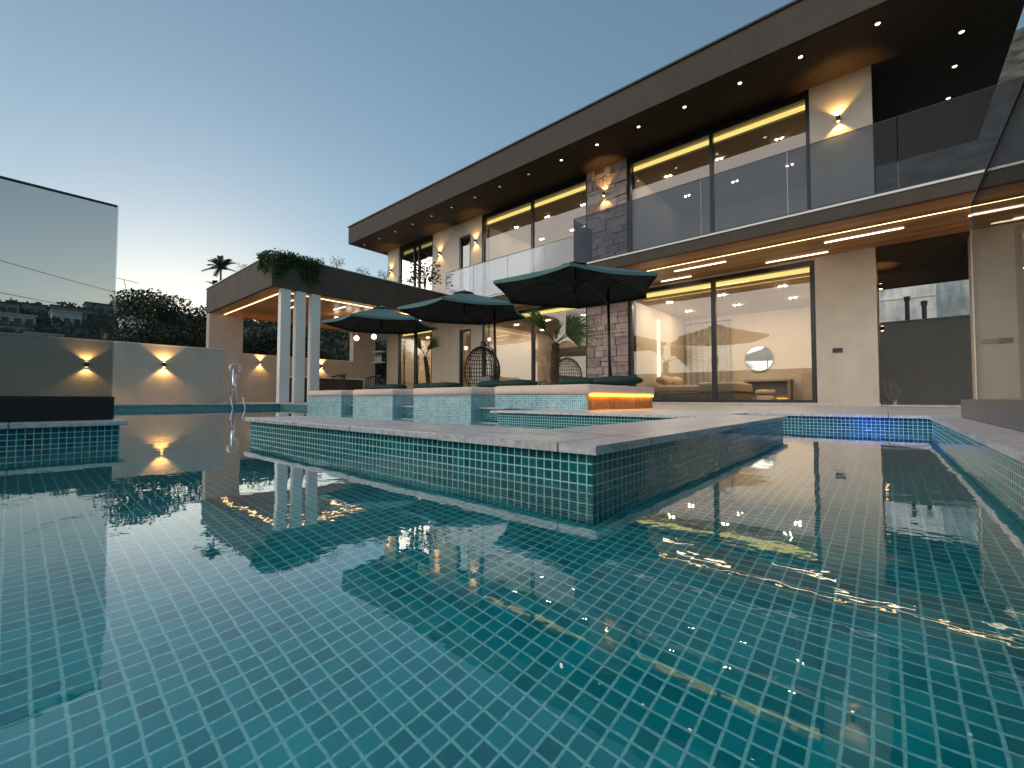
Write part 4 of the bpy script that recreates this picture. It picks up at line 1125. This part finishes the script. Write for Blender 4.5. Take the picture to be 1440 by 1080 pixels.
hs = [(-190, 24.5, 9, 9, 7, 0, 'white house with a grid of dark windows right beside the windscreen edge'),
      (-236, 31, 12, 9, 5, 0, 'pale house highest on the hill, left of the tallest tree'),
      (-222, 22, 12, 9, 4, 1, 'grey house with a flat projecting roof on the crest at the windscreen edge'),
      (-225, 13, 12, 9, 4, 1, 'grey flat-roofed house on the hill crest seen through the windscreen'),
      (-172, 20, 10, 8, 3.2, 2, 'beige house below the white house beside the windscreen edge'),
      (-215, -3, 13, 9, 4, 2, 'beige house on the crest, left half of the windscreen view'),
      (-195, 11, 11, 8, 4, 0, 'white low house mid-slope behind the windscreen'),
      (-160, 11, 9, 8, 3, 1, 'small grey house low on the slope, right half of the windscreen'),
      (-168, 0, 10, 8, 3.2, 2, 'beige bungalow low on the slope, centre of the windscreen'),
      (-195, 1, 10, 8, 3.5, 0, 'white house left of centre behind the windscreen'),
      (-150, -2.5, 8, 7, 3, 1, 'small grey house just above the garden wall at the left'),
      (-235, 4, 12, 8, 4, 1, 'grey house near the left skyline behind the windscreen'),
      (-178, -8, 10, 8, 3, 2, 'beige house at the far left edge of the slope'),
      (-178, 29, 8, 7, 3, 1, 'grey garage-like house under the pale house by the trees'),
      (-148, 5, 8, 7, 2.8, 0, 'tiny white house just above the garden wall in the windscreen'),
      (-210, 33, 11, 9, 4, 2, 'beige house on the hill half hidden by the tallest tree')]
for a in hs: house(*a)
# scrub on the hill
m = MB()
for i in range(4200):
    x = random.uniform(-270, -90); y = random.uniform(-60, 120); z = lh(x, y)
    r_ = random.uniform(.9, 3.0)
    for k in range(9):
        a = random.random()*6.28
        leaf(m, (x+r_*.6*math.cos(a)*random.random(), y+r_*.6*math.sin(a)*random.random(), z+r_*random.random()), r_*.75)
tag(m.build('hillside_scrub', M['leaf']), 'dark scrub covering the distant hillside', 'scrub', kind='stuff')
# neighbours behind the passage
nb = thing('neighbour_building', 'pale unfinished building with horizontal slab lines behind the side passage', 'building', (0, 24, -.8))
nbm = plaster('pale_concrete', (.80,.79,.77), scale=1.1, var=.55)
boxp('wall', nbm, nb, -6, 1.55, 24, 30, -.8, 9)
for z in (3.4, 4.4, 5.3): boxp('slab_edge', M['grey_fence'], nb, -6, 1.56, 23.97, 23.999, z, z+.05)
rw = thing('retaining_wall', 'bright rough concrete retaining wall right of the pale building', 'retaining wall', (4, 27, -.8))
boxp('wall', plaster('rough_concrete', (.62,.64,.64), scale=1.0, var=.7), rw, 1.56, 12, 27, 28, -.8, 7)
for x, h in ((.55, 3.55), (.95, 3.35)):
    o = thing('chimney_pipe', 'black chimney pipe behind the grey boundary wall, %s one' % ('taller left' if x < .8 else 'shorter right'), 'chimney', (x, 19, -.8), 'black chimney pipes beyond the passage')
    mk('pipe', lambda m: m.lathe([(.06, -.8), (.06, h-.1), (.08, h-.1), (.08, h)], x, 19, 10), M['black'], o)
    mk('cowl', lambda m: m.lathe([(.09, h+.005), (.09, h+.03), (.01, h+.06)], x, 19, 10), M['black'], o)
# power cables left, antenna
for i, (a, b, lab) in enumerate((((-60, -30, 19.5), (-150, 28, 26), 'upper power cable crossing the sky in the windscreen'), ((-60, -30, 14.5), (-150, 20, 22), 'lower power cable crossing the sky in the windscreen'))):
    a, b = Vector(a), Vector(b)
    o = mk('power_cable', lambda m: m.tube([tuple(a.lerp(b, s/20)-Vector((0,0,4*(s/20)*(1-s/20)))) for s in range(21)], .05, 5), M['darktrim'])
    tag(o, lab, 'cable', 'power cables')
at = thing('antenna_mast', 'thin leaning antenna sticking out of the tallest tree', 'antenna', (-22, 3.4, 1))
mk('mast', lambda m: m.tube([(-22, 3.15, 3.0), (-22, 2.75, 4.75)], .012, 5), M['grey_fence'], at)
mk('crossbar', lambda m: m.tube([(-22, 2.55, 4.79), (-22, 3.2, 4.72)], .012, 5), M['grey_fence'], at)
